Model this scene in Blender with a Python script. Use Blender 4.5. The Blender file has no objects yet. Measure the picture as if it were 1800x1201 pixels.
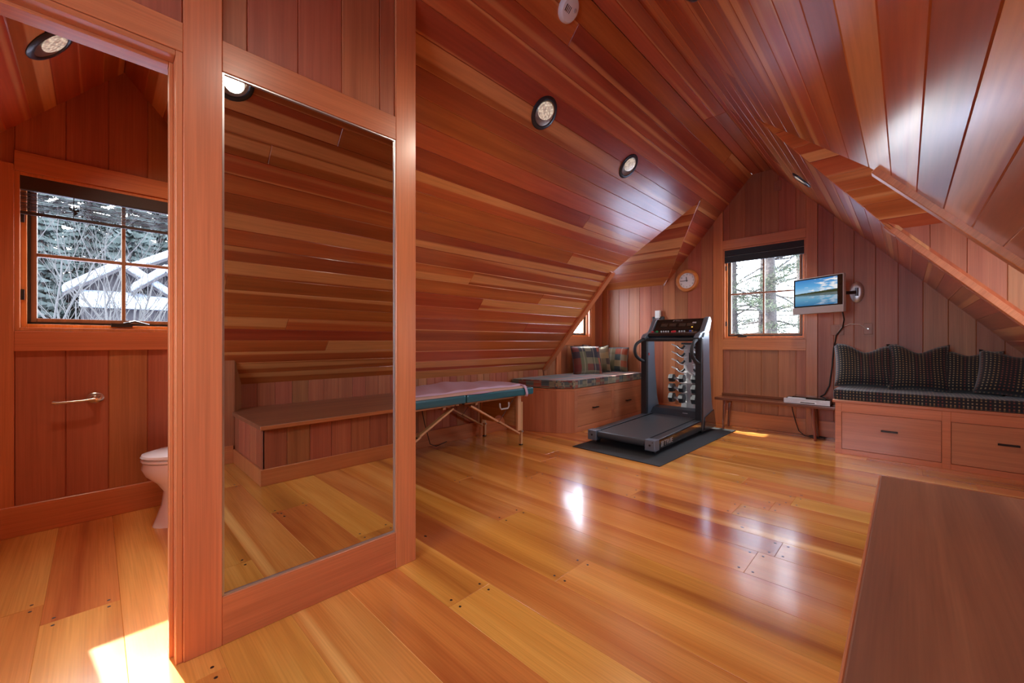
import bpy, bmesh, math, random
from mathutils import Vector, Matrix
random.seed(7)
C = bpy.context.scene.collection
SC = bpy.context.scene
PI = math.pi

# ------------------------------------------------------------------ camera, sky, sun, exposure
YAW = math.atan(692/712.)
cam_d = bpy.data.cameras.new('camera'); cam = bpy.data.objects.new('camera', cam_d); C.objects.link(cam)
cam_d.sensor_fit = 'HORIZONTAL'; cam_d.sensor_width = 36.0; cam_d.lens = 712/1800*36
cam_d.clip_start = 0.03; cam_d.clip_end = 400
cam.location = (0, 0, 1.1); cam.rotation_euler = (PI/2, 0, YAW)
SC.camera = cam
vs = SC.view_settings
SC.display_settings.display_device = 'sRGB'
vs.view_transform = 'Standard'; vs.look = 'None'; vs.gamma = 1.0; vs.use_curve_mapping = False
vs.exposure = 1.1
SC.cycles.max_bounces = 10; SC.cycles.diffuse_bounces = 6; SC.cycles.glossy_bounces = 4
SC.cycles.transparent_max_bounces = 12
SC.cycles.caustics_reflective = False; SC.cycles.caustics_refractive = False
SC.cycles.sample_clamp_indirect = 4.0
SC.cycles.use_adaptive_sampling = False
SC.cycles.use_guiding = True

SUN_DIR = Vector((1, .14, -.78)).normalized()
w = bpy.data.worlds.new('world'); SC.world = w; w.use_nodes = True
nt = w.node_tree; nt.nodes.clear()
out = nt.nodes.new('ShaderNodeOutputWorld'); bg = nt.nodes.new('ShaderNodeBackground')
sky = nt.nodes.new('ShaderNodeTexSky'); sky.sky_type = 'NISHITA'; sky.sun_disc = False
sky.sun_elevation = math.asin(-SUN_DIR.z); sky.sun_rotation = math.atan2(-SUN_DIR.x, -SUN_DIR.y)
sky.air_density = 1.0; sky.dust_density = 2.0; sky.ozone_density = 1.0
mixs = nt.nodes.new('ShaderNodeMixRGB'); mixs.inputs[0].default_value = .55
mixs.inputs[2].default_value = (.76, .83, .98, 1)
skm = nt.nodes.new('ShaderNodeMixRGB'); skm.blend_type = 'MULTIPLY'; skm.inputs[0].default_value = 1
skm.inputs[2].default_value = (.11, .11, .11, 1)
nt.links.new(sky.outputs[0], skm.inputs[1]); nt.links.new(skm.outputs[0], mixs.inputs[1])
nt.links.new(mixs.outputs[0], bg.inputs[0]); bg.inputs[1].default_value = 12.0
nt.links.new(bg.outputs[0], out.inputs[0])

sd = bpy.data.lights.new('sun', 'SUN'); sd.energy = 10.0; sd.angle = math.radians(.6); sd.color = (1, .95, .86)
so = bpy.data.objects.new('sun', sd); C.objects.link(so)
so.rotation_euler = SUN_DIR.to_track_quat('-Z', 'Y').to_euler(); so.location = (-20, 0, 20)

def portal(loc, direction, sx, sy):
    l = bpy.data.lights.new('window_portal', 'AREA'); l.shape = 'RECTANGLE'; l.size = sx; l.size_y = sy
    l.cycles.is_portal = True
    o = bpy.data.objects.new('window_portal', l); C.objects.link(o); o.location = loc
    o.rotation_euler = Vector(direction).to_track_quat('-Z', 'Y').to_euler()
portal((-1.3, 6.02, 1.73), (0, -1, 0), .95, 1.25)
portal((-3.76, .13, 1.62), (1, 0, 0), .92, .95)
portal((-3.76, 5.11, 1.62), (1, 0, 0), .82, .95)
portal((1.18, 3.53, 1.62), (-1, 0, 0), .92, .95)
portal((-.75, -1.46, 1.75), (0, 1, 0), 1.5, 1.5)  # portal for the added fill window in the south wall

# ------------------------------------------------------------------ geometry constants
YW = 5.86; YS = -1.3; XW = -3.6; XE = 1.02; XP = -1.77
S = 1.15
def lz(x): return 3.24 + S*(x + 1.41)
def rz(x): return 3.24 - S*(x + 1.20)
def ceil_z(x): return min(lz(x), rz(x), 3.24)
D_BATH = (.13, 2.83, .735); D_LEFT = (5.11, 2.805, .757); D_RIGHT = (3.53, 2.80, .735)

# ------------------------------------------------------------------ material helpers
def newmat(name):
    m = bpy.data.materials.new(name); m.use_nodes = True
    n = m.node_tree; b = n.nodes.get('Principled BSDF')
    return m, n, b
def simple(name, col, rough=.5, metal=0, spec=.5, coat=0, emit=None, estr=0, bump=None):
    m, n, b = newmat(name)
    b.inputs['Base Color'].default_value = (*col, 1); b.inputs['Roughness'].default_value = rough
    b.inputs['Metallic'].default_value = metal; b.inputs['Specular IOR Level'].default_value = spec
    b.inputs['Coat Weight'].default_value = coat
    # small surface variation so that nothing is perfectly flat
    tc = n.nodes.new('ShaderNodeTexCoord'); ns = n.nodes.new('ShaderNodeTexNoise')
    ns.inputs['Scale'].default_value = bump[0] if bump else 25
    n.links.new(tc.outputs['Object'], ns.inputs['Vector'])
    mr = n.nodes.new('ShaderNodeMapRange'); mr.inputs['To Min'].default_value = max(0, rough-.05); mr.inputs['To Max'].default_value = min(1, rough+.05)
    if rough > .5: n.links.new(ns.outputs[0], mr.inputs['Value']); n.links.new(mr.outputs[0], b.inputs['Roughness'])
    if bump:
        bp = n.nodes.new('ShaderNodeBump'); bp.inputs['Strength'].default_value = bump[1]; bp.inputs['Distance'].default_value = bump[2]
        n.links.new(ns.outputs[0], bp.inputs['Height']); n.links.new(bp.outputs[0], b.inputs['Normal'])
    if emit:
        b.inputs['Emission Color'].default_value = (*emit, 1); b.inputs['Emission Strength'].default_value = estr
    return m
def N(nt, t, **kw):
    n = nt.nodes.new(t)
    for k, v in kw.items():
        setattr(n, k, v)
    return n
def math_n(nt, op, a, b=None, clamp=False):
    n = nt.nodes.new('ShaderNodeMath'); n.operation = op; n.use_clamp = clamp
    for i, x in enumerate((a, b)):
        if x is None: continue
        if isinstance(x, (int, float)): n.inputs[i].default_value = x
        else: nt.links.new(x, n.inputs[i])
    return n.outputs[0]
def ramp(nt, fac, stops, interp='LINEAR'):
    r = nt.nodes.new('ShaderNodeValToRGB'); r.color_ramp.interpolation = interp
    el = r.color_ramp.elements
    while len(el) < len(stops): el.new(.5)
    for e, (p, c) in zip(el, stops):
        e.position = p; e.color = (*c, 1)
    nt.links.new(fac, r.inputs[0]); return r.outputs[0]
def mix(nt, fac, a, b, mode='MIX'):
    n = nt.nodes.new('ShaderNodeMixRGB'); n.blend_type = mode
    for i, x in enumerate((fac, a, b)):
        if isinstance(x, (int, float)): n.inputs[i].default_value = x
        elif isinstance(x, tuple): n.inputs[i].default_value = (*x, 1)
        else: nt.links.new(x, n.inputs[i])
    return n.outputs[0]

def wood(name, dark, mid, light, sap, sap_amt=.0, rough=.28, band=9., fine=130., var=.35, coat=.0, hv=.022, spec=.5, swirl=0., ulen=.3, sapf=5.5):
    """varnished board: UV u runs with the grain, v across it (metres)"""
    m, n, b = newmat(name)
    uv = N(n, 'ShaderNodeUVMap'); uv.uv_map = 'UVMap'
    oi = N(n, 'ShaderNodeObjectInfo')
    sp = N(n, 'ShaderNodeSeparateXYZ'); n.links.new(uv.outputs[0], sp.inputs[0])
    r37 = math_n(n, 'MULTIPLY', oi.outputs['Random'], 37.)
    def coord(su, sv, k):
        cx = N(n, 'ShaderNodeCombineXYZ')
        n.links.new(math_n(n, 'ADD', math_n(n, 'MULTIPLY', sp.outputs[0], su), r37), cx.inputs[0])
        n.links.new(math_n(n, 'ADD', math_n(n, 'MULTIPLY', sp.outputs[1], sv), k), cx.inputs[1])
        n.links.new(r37, cx.inputs[2])
        return cx.outputs[0]
    def noise(vec, scale=1., detail=3, dist=0.):
        t = N(n, 'ShaderNodeTexNoise'); t.inputs['Scale'].default_value = scale; t.inputs['Detail'].default_value = detail
        t.inputs['Distortion'].default_value = dist
        n.links.new(vec, t.inputs['Vector']); return t.outputs[0]
    bands = noise(coord(ulen, band, 3.), 1., 3, swirl)
    base = ramp(n, bands, [(.28, dark), (.5, mid), (.70, light)])
    # per-board tone
    tone = N(n, 'ShaderNodeMapRange'); tone.inputs['To Min'].default_value = 1-var; tone.inputs['To Max'].default_value = 1+var*.75
    n.links.new(oi.outputs['Random'], tone.inputs['Value'])
    hs = N(n, 'ShaderNodeHueSaturation')
    n.links.new(tone.outputs[0], hs.inputs['Value']); n.links.new(base, hs.inputs['Color'])
    h2 = math_n(n, 'FRACT', math_n(n, 'MULTIPLY', oi.outputs['Random'], 13.7))
    n.links.new(math_n(n, 'ADD', math_n(n, 'MULTIPLY', h2, hv), .5-hv/2), hs.inputs['Hue'])
    col = hs.outputs[0]
    if sap_amt > 0:
        sn = noise(coord(.10, sapf, 11.), 1., 0, .0)
        k = math_n(n, 'MULTIPLY', math_n(n, 'SUBTRACT', sn, 1-sap_amt), 22., True)
        col = mix(n, math_n(n, 'MULTIPLY', k, .85), col, sap)
    grain = noise(coord(3., fine, 5.), 1., 2)
    g2 = N(n, 'ShaderNodeMapRange'); g2.inputs['From Min'].default_value = .3; g2.inputs['From Max'].default_value = .7
    g2.inputs['To Min'].default_value = .88; g2.inputs['To Max'].default_value = 1.07
    n.links.new(grain, g2.inputs['Value'])
    col = mix(n, 1., col, g2.outputs[0], 'MULTIPLY')
    n.links.new(col, b.inputs['Base Color'])
    b.inputs['Roughness'].default_value = rough
    b.inputs['Specular IOR Level'].default_value = spec
    b.inputs['Coat Weight'].default_value = coat; b.inputs['Coat Roughness'].default_value = rough*.6
    bp = N(n, 'ShaderNodeBump'); bp.inputs['Strength'].default_value = .05; bp.inputs['Distance'].default_value = .002
    n.links.new(noise(coord(2.5, 30., 2.), 1., 2), bp.inputs['Height']); n.links.new(bp.outputs[0], b.inputs['Normal'])
    return m

W_CEIL = wood('ceiling_fir', (.36, .070, .020), (.47, .105, .030), (.56, .155, .046), (.74, .34, .12), .41, rough=.28, band=9, fine=60, var=.22, coat=.45, ulen=.14, sapf=8.)
W_WALL = wood('wall_fir', (.35, .105, .048), (.42, .135, .062), (.48, .165, .075), (.66, .32, .16), .22, rough=.42, band=16, var=.16)
W_TRIM = wood('trim_fir', (.52, .165, .062), (.58, .19, .072), (.63, .22, .085), (.6, .3, .15), 0, rough=.34, band=20, var=.10, coat=.15, hv=.008)
W_BENCH = wood('bench_fir', (.46, .155, .070), (.52, .185, .085), (.58, .215, .10), (.66, .3, .15), 0, rough=.30, band=16, var=.03, coat=.2, hv=.004)
W_TOP = wood('platform_fir', (.22, .075, .040), (.29, .10, .052), (.37, .14, .07), (.5, .24, .13), 0, rough=.38, band=7, var=.05, swirl=.6)
W_FLOOR = wood('floor_fir', (.38, .100, .020), (.64, .245, .048), (.82, .39, .095), (.90, .50, .15), .29, rough=.20, band=4.2, fine=150, var=.13, coat=.6, swirl=.7, ulen=.3)
W_WIN = wood('window_fir', (.58, .19, .05), (.66, .24, .065), (.75, .30, .09), (.8, .4, .2), 0, rough=.35, band=30, var=.05)
W_SASH = wood('sash_fir', (.26, .12, .06), (.32, .155, .08), (.38, .19, .10), (.5, .3, .2), 0, rough=.4, band=30, var=.05)
W_WALNUT = wood('walnut', (.13, .035, .018), (.20, .06, .03), (.27, .09, .045), (.3, .1, .05), 0, rough=.2, band=18, var=.1, coat=.4)
W_PALE = wood('beech', (.50, .27, .13), (.60, .34, .17), (.68, .42, .22), (.7, .5, .3), 0, rough=.45, band=18, var=.08)
M_BLACK = simple('black_plastic', (.012, .012, .014), .38)
M_BLACKG = simple('black_gloss', (.010, .009, .009), .15, coat=.5)
M_PAD = simple('black_rubber', (.018, .018, .02), .75, bump=(300, .3, .001))
M_BELT = simple('belt_rubber', (.035, .037, .042), .42, bump=(500, .2, .0006))
M_GREY = simple('grey_metal_paint', (.17, .20, .25), .35, metal=.5)
M_DGREY = simple('dark_grey_paint', (.03, .033, .04), .35)
M_SILVER = simple('silver_metal', (.62, .62, .64), .32, metal=.85)
M_SILVERP = simple('silver_plastic', (.55, .54, .57), .35, metal=.3)
M_CHROME = simple('brushed_nickel', (.52, .44, .38), .25, metal=1.)
M_BRONZE = simple('dark_bronze', (.035, .024, .02), .35, metal=.6)
M_WHITE = simple('white_plastic', (.80, .80, .80), .4)
M_PORC = simple('porcelain', (.82, .76, .73), .12, coat=.6)
M_RED = simple('red_button', (.55, .02, .03), .3)
M_TRIMRING = simple('black_ring_trim', (.018, .022, .03), .35)
M_BAFFLE = simple('lamp_reflector', (.34, .31, .26), .3, metal=.7)
M_LENS = simple('lamp_lens', (.5, .47, .42), .25)
def lens_nodes(m):
    n = m.node_tree; b = n.nodes['Principled BSDF']; tc = N(n, 'ShaderNodeTexCoord'); vo = N(n, 'ShaderNodeTexVoronoi'); vo.inputs['Scale'].default_value = 70
    n.links.new(tc.outputs['Object'], vo.inputs['Vector'])
    c = ramp(n, vo.outputs['Distance'], [(.0, (.95, .82, .62)), (.35, (.55, .45, .33)), (.8, (.16, .13, .10))])
    n.links.new(c, b.inputs['Emission Color']); b.inputs['Emission Strength'].default_value = .42
lens_nodes(M_LENS)
M_BLIND = simple('dark_blind_cloth', (.020, .025, .035), .8, bump=(400, .4, .001))
M_BAMBOO = simple('dark_bamboo', (.045, .025, .018), .6)
M_TEAL = simple('teal_vinyl', (.025, .13, .17), .30, coat=.2, bump=(120, .25, .001))
M_FLEECE = simple('pink_fleece', (.60, .44, .58), .95, bump=(160, .7, .004))
M_FLEECE2 = simple('fleece_side', (.62, .42, .36), .95, bump=(300, .8, .004))
M_CORD = simple('black_cord', (.01, .01, .01), .5)
M_WCORD = simple('white_cord', (.75, .70, .66), .5)
M_PLATE = simple('wood_tone_plate', (.36, .13, .07), .4)
M_GREYWEIGHT = simple('grey_cast_iron', (.055, .057, .062), .33, metal=.5)
M_SNOW = simple('snow', (.30, .34, .43), .8, bump=(1.2, .5, .1))
M_BARK = simple('pine_bark', (.042, .032, .027), .9, bump=(9, 1., .05))
M_PALEBARK = simple('pale_bark', (.055, .050, .044), .9)
M_NEEDLE = simple('pine_needles', (.026, .038, .010), .7)
M_NEEDLE2 = simple('spruce_needles', (.024, .034, .028), .8)
M_HOUSE = simple('dark_house_boards', (.020, .015, .016), .8)
M_CASE = simple('dark_hardware', (.02, .018, .018), .4)

def glass_mat():
    m = bpy.data.materials.new('window_glass'); m.use_nodes = True; n = m.node_tree; n.nodes.clear()
    o = N(n, 'ShaderNodeOutputMaterial'); t = N(n, 'ShaderNodeBsdfTransparent'); g = N(n, 'ShaderNodeBsdfGlossy')
    g.inputs['Roughness'].default_value = .02; mx = N(n, 'ShaderNodeMixShader'); f = N(n, 'ShaderNodeFresnel'); f.inputs[0].default_value = 1.35
    t.inputs[0].default_value = (.97, .98, .98, 1)
    ge = N(n, 'ShaderNodeNewGeometry')
    n.links.new(math_n(n, 'MULTIPLY', f.outputs[0], math_n(n, 'SUBTRACT', 1., ge.outputs['Backfacing']), True), mx.inputs[0]); n.links.new(t.outputs[0], mx.inputs[1]); n.links.new(g.outputs[0], mx.inputs[2])
    n.links.new(mx.outputs[0], o.inputs[0]); return m
M_GLASS = glass_mat()
def mirror_mat():
    m, n, b = newmat('mirror_silver'); b.inputs['Base Color'].default_value = (.66, .64, .62, 1); b.inputs['Metallic'].default_value = 1
    b.inputs['Roughness'].default_value = .012; return m
M_MIRROR = mirror_mat()

def plaid_mat(name, seed, k=.10):
    m, n, b = newmat(name); uv = N(n, 'ShaderNodeUVMap'); sp = N(n, 'ShaderNodeSeparateXYZ'); n.links.new(uv.outputs[0], sp.inputs[0])
    cols = [(.030, .045, .05), (.13, .03, .025), (.10, .10, .055), (.02, .02, .03), (.16, .14, .09), (.05, .07, .07), (.23, .06, .035), (.26, .21, .12)]
    def band(o, ph, st):
        x = math_n(n, 'ADD', math_n(n, 'DIVIDE', o, k), ph)
        wv = N(n, 'ShaderNodeTexWhiteNoise'); wv.noise_dimensions = '1D'
        n.links.new(math_n(n, 'ADD', math_n(n, 'FLOOR', x), float(seed)), wv.inputs['W'])
        return ramp(n, wv.outputs[0], [(i/8., cols[(i*st) % 8]) for i in range(8)], 'CONSTANT')
    a = band(sp.outputs[0], .3, 1); c = band(sp.outputs[1], 7.4, 3)
    def par(o, ph): return math_n(n, 'FLOOR', math_n(n, 'ADD', math_n(n, 'DIVIDE', o, k), ph))
    ck = math_n(n, 'FRACT', math_n(n, 'MULTIPLY', math_n(n, 'ADD', par(sp.outputs[0], .3), par(sp.outputs[1], 7.4)), .5))
    col = mix(n, math_n(n, 'ADD', math_n(n, 'MULTIPLY', ck, 1.5), .12, True), a, c)
    # narrow lines
    ln = math_n(n, 'LESS_THAN', math_n(n, 'FRACT', math_n(n, 'DIVIDE', sp.outputs[0], k*1.7)), .10)
    col = mix(n, math_n(n, 'MULTIPLY', ln, .35), col, (.35, .30, .22))
    hs = N(n, 'ShaderNodeHueSaturation'); hs.inputs['Value'].default_value = 1.25; hs.inputs['Saturation'].default_value = 1.1
    n.links.new(col, hs.inputs['Color'])
    n.links.new(hs.outputs[0], b.inputs['Base Color']); b.inputs['Roughness'].default_value = .85
    b.inputs['Sheen Weight'].default_value = .3
    return m
M_PLAID = [plaid_mat('plaid_cloth_%s' % s, s*17+3) for s in (1, 2, 3, 4)]
def dot_mat():
    m, n, b = newmat('black_dotted_cloth'); uv = N(n, 'ShaderNodeUVMap'); sp = N(n, 'ShaderNodeSeparateXYZ'); n.links.new(uv.outputs[0], sp.inputs[0])
    d = .0245
    fu = math_n(n, 'FRACT', math_n(n, 'DIVIDE', sp.outputs[0], d)); fv = math_n(n, 'FRACT', math_n(n, 'DIVIDE', sp.outputs[1], d))
    a = math_n(n, 'LESS_THAN', math_n(n, 'ABSOLUTE', math_n(n, 'SUBTRACT', fu, .5)), .20)
    c = math_n(n, 'LESS_THAN', math_n(n, 'ABSOLUTE', math_n(n, 'SUBTRACT', fv, .5)), .21)
    k = math_n(n, 'MULTIPLY', a, c)
    wn = N(n, 'ShaderNodeTexWhiteNoise'); wn.noise_dimensions = '1D'
    n.links.new(math_n(n, 'FLOOR', math_n(n, 'DIVIDE', sp.outputs[0], d)), wn.inputs['W'])
    dc = ramp(n, wn.outputs[0], [(0, (.25, .17, .08)), (.45, (.17, .05, .035)), (.7, (.26, .21, .13))], 'CONSTANT')
    n.links.new(mix(n, k, (.008, .010, .015), dc), b.inputs['Base Color'])
    b.inputs['Roughness'].default_value = .9; b.inputs['Sheen Weight'].default_value = .25
    return m
M_DOT = dot_mat()

# ------------------------------------------------------------------ mesh helpers
def vec(a): return Vector(a)
def link(name, me, mat, parent=None, grain=None, smooth=False, kind=None, uv=True, uvoff=None):
    if mat: me.materials.append(mat)
    o = bpy.data.objects.new(name, me); C.objects.link(o)
    if parent: o.parent = parent
    if kind: o['kind'] = kind
    if smooth:
        for p in me.polygons: p.use_smooth = True
    if uv and not me.uv_layers: make_uv(me, grain, uvoff)
    return o
def make_uv(me, grain=None, off=None):
    if grain is None:
        bb = [max(v.co[i] for v in me.vertices)-min(v.co[i] for v in me.vertices) for i in range(3)] if len(me.vertices) else [1, 0, 0]
        grain = [Vector((1, 0, 0)), Vector((0, 1, 0)), Vector((0, 0, 1))][bb.index(max(bb))]
    g = Vector(grain).normalized(); ou, ov = off if off else (random.uniform(0, 9), random.uniform(0, 9))
    l = me.uv_layers.new(name='UVMap')
    for p in me.polygons:
        nrm = p.normal; t = g
        if abs(nrm.dot(g)) > .9:
            t = Vector((0, 0, 1)) if abs(g.z) < .5 else Vector((1, 0, 0))
        c = nrm.cross(t)
        if c.length < 1e-5: c = Vector((1, 0, 0))
        c.normalize(); a = (t - nrm*t.dot(nrm)).normalized()
        for li in p.loop_indices:
            co = me.vertices[me.loops[li].vertex_index].co
            l.data[li].uv = (co.dot(a)+ou, co.dot(c)+ov)

class B:
    def __init__(s): s.v = []; s.f = []
    def add(s, vs, fs):
        k = len(s.v); s.v += [tuple(x) for x in vs]; s.f += [tuple(i+k for i in f) for f in fs]; return s
    def box(s, x0, x1, y0, y1, z0, z1):
        x0, x1 = min(x0, x1), max(x0, x1); y0, y1 = min(y0, y1), max(y0, y1); z0, z1 = min(z0, z1), max(z0, z1)
        return s.add([(x0, y0, z0), (x1, y0, z0), (x1, y1, z0), (x0, y1, z0), (x0, y0, z1), (x1, y0, z1), (x1, y1, z1), (x0, y1, z1)],
                     [(0, 3, 2, 1), (4, 5, 6, 7), (0, 1, 5, 4), (1, 2, 6, 5), (2, 3, 7, 6), (3, 0, 4, 7)])
    def bar(s, p, q, w, h, up=(0, 0, 1)):
        p, q = vec(p), vec(q); d = (q-p).normalized(); up = vec(up)
        a = d.cross(up)
        if a.length < 1e-4: a = d.cross(Vector((1, 0, 0)))
        a.normalize(); b = a.cross(d).normalized(); a = a*(w/2); b = b*(h/2)
        vs = [p-a-b, p+a-b, p+a+b, p-a+b, q-a-b, q+a-b, q+a+b, q-a+b]
        return s.add(vs, [(0, 1, 2, 3), (7, 6, 5, 4), (0, 4, 5, 1), (1, 5, 6, 2), (2, 6, 7, 3), (3, 7, 4, 0)])
    def prism(s, poly, z0, z1):
        n = len(poly); vs = [(x, y, z0) for x, y in poly]+[(x, y, z1) for x, y in poly]
        fs = [tuple(range(n))[::-1], tuple(range(n, 2*n))]+[(i, (i+1) % n, (i+1) % n+n, i+n) for i in range(n)]
        return s.add(vs, fs)
    def extr(s, poly, dvec):
        """closed 3-D polygon pushed along dvec"""
        n = len(poly); d = vec(dvec); vs = [vec(p) for p in poly]+[vec(p)+d for p in poly]
        fs = [tuple(range(n))[::-1], tuple(range(n, 2*n))]+[(i, (i+1) % n, (i+1) % n+n, i+n) for i in range(n)]
        return s.add(vs, fs)
    def tube(s, pts, r, n=8, caps=True):
        pts = [vec(p) for p in pts]; rs = r if isinstance(r, (list, tuple)) else [r]*len(pts)
        k0 = len(s.v); prev = None
        for i, p in enumerate(pts):
            d = (pts[min(i+1, len(pts)-1)]-pts[max(i-1, 0)])
            d = d.normalized() if d.length > 1e-9 else Vector((0, 0, 1))
            if prev is None:
                a = d.orthogonal().normalized()
            else:
                a = prev - d*prev.dot(d); a = a.normalized() if a.length > 1e-6 else d.orthogonal().normalized()
            prev = a; b = d.cross(a)
            for j in range(n):
                t = 2*PI*j/n; s.v.append(tuple(p+(a*math.cos(t)+b*math.sin(t))*rs[i]))
        for i in range(len(pts)-1):
            for j in range(n):
                a0 = k0+i*n+j; a1 = k0+i*n+(j+1) % n
                s.f.append((a0, a1, a1+n, a0+n))
        if caps:
            s.f.append(tuple(k0+j for j in range(n))[::-1]); e = k0+(len(pts)-1)*n; s.f.append(tuple(e+j for j in range(n)))
        return s
    def lathe(s, prof, n=24, M=None, sx=1., sy=1.):
        """prof: (radius, height) around local z"""
        M = M or Matrix.Identity(4); k0 = len(s.v)
        for r, z in prof:
            for j in range(n):
                t = 2*PI*j/n; s.v.append(tuple(M @ Vector((r*math.cos(t)*sx, r*math.sin(t)*sy, z))))
        for i in range(len(prof)-1):
            for j in range(n):
                a0 = k0+i*n+j; a1 = k0+i*n+(j+1) % n; s.f.append((a0, a1, a1+n, a0+n))
        return s
    def disc(s, r, z, n=24, M=None, flip=False):
        M = M or Matrix.Identity(4); k0 = len(s.v)
        for j in range(n):
            t = 2*PI*j/n; s.v.append(tuple(M @ Vector((r*math.cos(t), r*math.sin(t), z))))
        f = tuple(k0+j for j in range(n)); s.f.append(f[::-1] if flip else f); return s
    def build(s, name, mat, parent=None, grain=None, smooth=False, bevel=0, kind=None, seg=1, subsurf=0, uvoff=None):
        me = bpy.data.meshes.new(name); me.from_pydata(s.v, [], s.f); me.validate()
        bm = bmesh.new(); bm.from_mesh(me); bmesh.ops.recalc_face_normals(bm, faces=bm.faces)
        if bevel: bmesh.ops.bevel(bm, geom=list(bm.edges), offset=bevel, segments=seg, affect='EDGES', profile=.7, clamp_overlap=True)
        bm.to_mesh(me); bm.free()
        o = link(name, me, mat, parent, grain, False, kind, uvoff=uvoff)
        if smooth:
            for p in me.polygons: p.use_smooth = True
            try: me.set_sharp_from_angle(angle=math.radians(38))
            except Exception: pass
        if subsurf:
            md = o.modifiers.new('sub', 'SUBSURF'); md.levels = subsurf; md.render_levels = subsurf
        return o

def thing(name, label, cat, loc=(0, 0, 0), rz_=0, group=None):
    o = bpy.data.objects.new(name, None); o.empty_display_size = .1; C.objects.link(o)
    o.location = loc; o.rotation_euler = (0, 0, rz_); o['label'] = label; o['category'] = cat
    if group: o['group'] = group
    return o
def tag(o, label, cat, group=None):
    o['label'] = label; o['category'] = cat
    if group: o['group'] = group
    return o

# ---- boards: convex polygon front face, V-groove edge, thickness
def inset(poly, n, g):
    k = len(poly); res = []
    for i in range(k):
        p0, p1, p2 = poly[i-1], poly[i], poly[(i+1) % k]
        d1 = (p1-p0).normalized(); d2 = (p2-p1).normalized()
        m1 = n.cross(d1); m2 = n.cross(d2)
        b = (m1+m2)
        den = 1+m1.dot(m2)
        if den < .15: den = .15
        res.append(p1+b*(g/den))
    return res
def clean(poly, eps=.012):
    r = []
    for p in poly:
        if not r or (p-r[-1]).length > eps: r.append(p)
    if len(r) > 1 and (r[0]-r[-1]).length <= eps: r.pop()
    return r
def board(parent, poly, n, mat, grain, th=.02, g=.004, gd=.005, name='board', back=None):
    n = vec(n).normalized(); poly = clean([vec(p) for p in poly])
    if len(poly) < 3: return None
    # orient CCW about n
    a = Vector((0, 0, 0))
    for i in range(len(poly)): a += poly[i-1].cross(poly[i])
    if a.dot(n) < 0: poly = poly[::-1]
    if a.length < 2*.0015: return None
    k = len(poly); ins = inset(poly, n, g)
    vs = ins+[p-n*gd for p in poly]+[p-n*th for p in poly]
    fs = [tuple(range(k))]
    for r in range(2):
        for i in range(k):
            j = (i+1) % k; fs.append((r*k+j, r*k+i, (r+1)*k+i, (r+1)*k+j))
    fs.append(tuple(range(2*k, 3*k))[::-1])
    me = bpy.data.meshes.new(name); me.from_pydata([tuple(v) for v in vs], [], fs)
    if back is not None:
        kk = len(back.v); c = sum(poly, Vector())/k
        back.v += [tuple(p-n*(th+.004)+(p-c).normalized()*.006) for p in poly]+[tuple(p-n*(th+.03)+(p-c).normalized()*.006) for p in poly]
        back.f += [tuple(kk+i for i in range(k)), tuple(kk+k+i for i in range(k))[::-1]]
        back.f += [(kk+(i+1) % k, kk+i, kk+k+i, kk+k+(i+1) % k) for i in range(k)]
    return link(name, me, mat, parent, grain)
class Late:
    """structure root: boards are made first, the backing mesh is filled afterwards"""
    def __init__(s, name, mat):
        s.me = bpy.data.meshes.new(name); s.o = bpy.data.objects.new(name, s.me); C.objects.link(s.o)
        s.o['kind'] = 'structure'; s.b = B(); s.mat = mat
    def finish(s):
        s.me.from_pydata(s.b.v, [], s.b.f); s.me.validate(); s.me.materials.append(s.mat); make_uv(s.me)

def vboards(L, axis, c, sgn, us, zlo, zhi, breaks=(), holes=(), mat=None, name='board', g=.004):
    """vertical boards on the plane axis=c; zlo/zhi are functions of the horizontal coordinate"""
    n = (sgn, 0, 0) if axis == 'X' else (0, sgn, 0)
    P = (lambda u, z: Vector((c, u, z))) if axis == 'X' else (lambda u, z: Vector((u, c, z)))
    for u0, u1 in zip(us[:-1], us[1:]):
        e = 1e-4
        cuts = [u0]+[b for b in breaks if u0+.002 < b < u1-.002]+[u1]
        um = (u0+u1)/2
        top = [(u, zhi(min(max(u, u0+e), u1-e))) for u in cuts]
        bot = [(u, zlo(min(max(u, u0+e), u1-e))) for u in cuts]
        hs = sorted([(h[2], h[3]) for h in holes if h[0]-.002 <= u0 and u1 <= h[1]+.002])
        if not hs:
            board(L.o, [P(u, z) for u, z in bot]+[P(u, z) for u, z in top[::-1]], n, mat or W_WALL, (0, 0, 1), back=L.b, name=name, g=g)
        else:
            z0, z1 = hs[0]
            if z0 > max(z for _, z in bot)+.02:
                board(L.o, [P(u, z) for u, z in bot]+[P(u1, z0), P(u0, z0)], n, mat or W_WALL, (0, 0, 1), back=L.b, name=name, g=g)
            if z1 < min(z for _, z in top)-.02:
                board(L.o, [P(u0, z1), P(u1, z1)]+[P(u, z) for u, z in top[::-1]], n, mat or W_WALL, (0, 0, 1), back=L.b, name=name, g=g)
            for (a0, a1), (b0, b1) in zip(hs[:-1], hs[1:]):
                board(L.o, [P(u0, a1), P(u1, a1), P(u1, b0), P(u0, b0)], n, mat or W_WALL, (0, 0, 1), back=L.b, name=name, g=g)

def stops(a, b, first, pitch, extra=()):
    """board edges from a to b on a pitch through 'first', plus forced edges"""
    k = math.ceil((a-first)/pitch); r = [a]
    x = first+k*pitch
    while x < b-.02:
        if x > a+.02: r.append(x)
        x += pitch
    r.append(b)
    for e in extra:
        if a < e < b:
            r = [q for q in r if abs(q-e) > .03 or q in (a, b)]+[e]
    return sorted(set(r))

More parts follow.
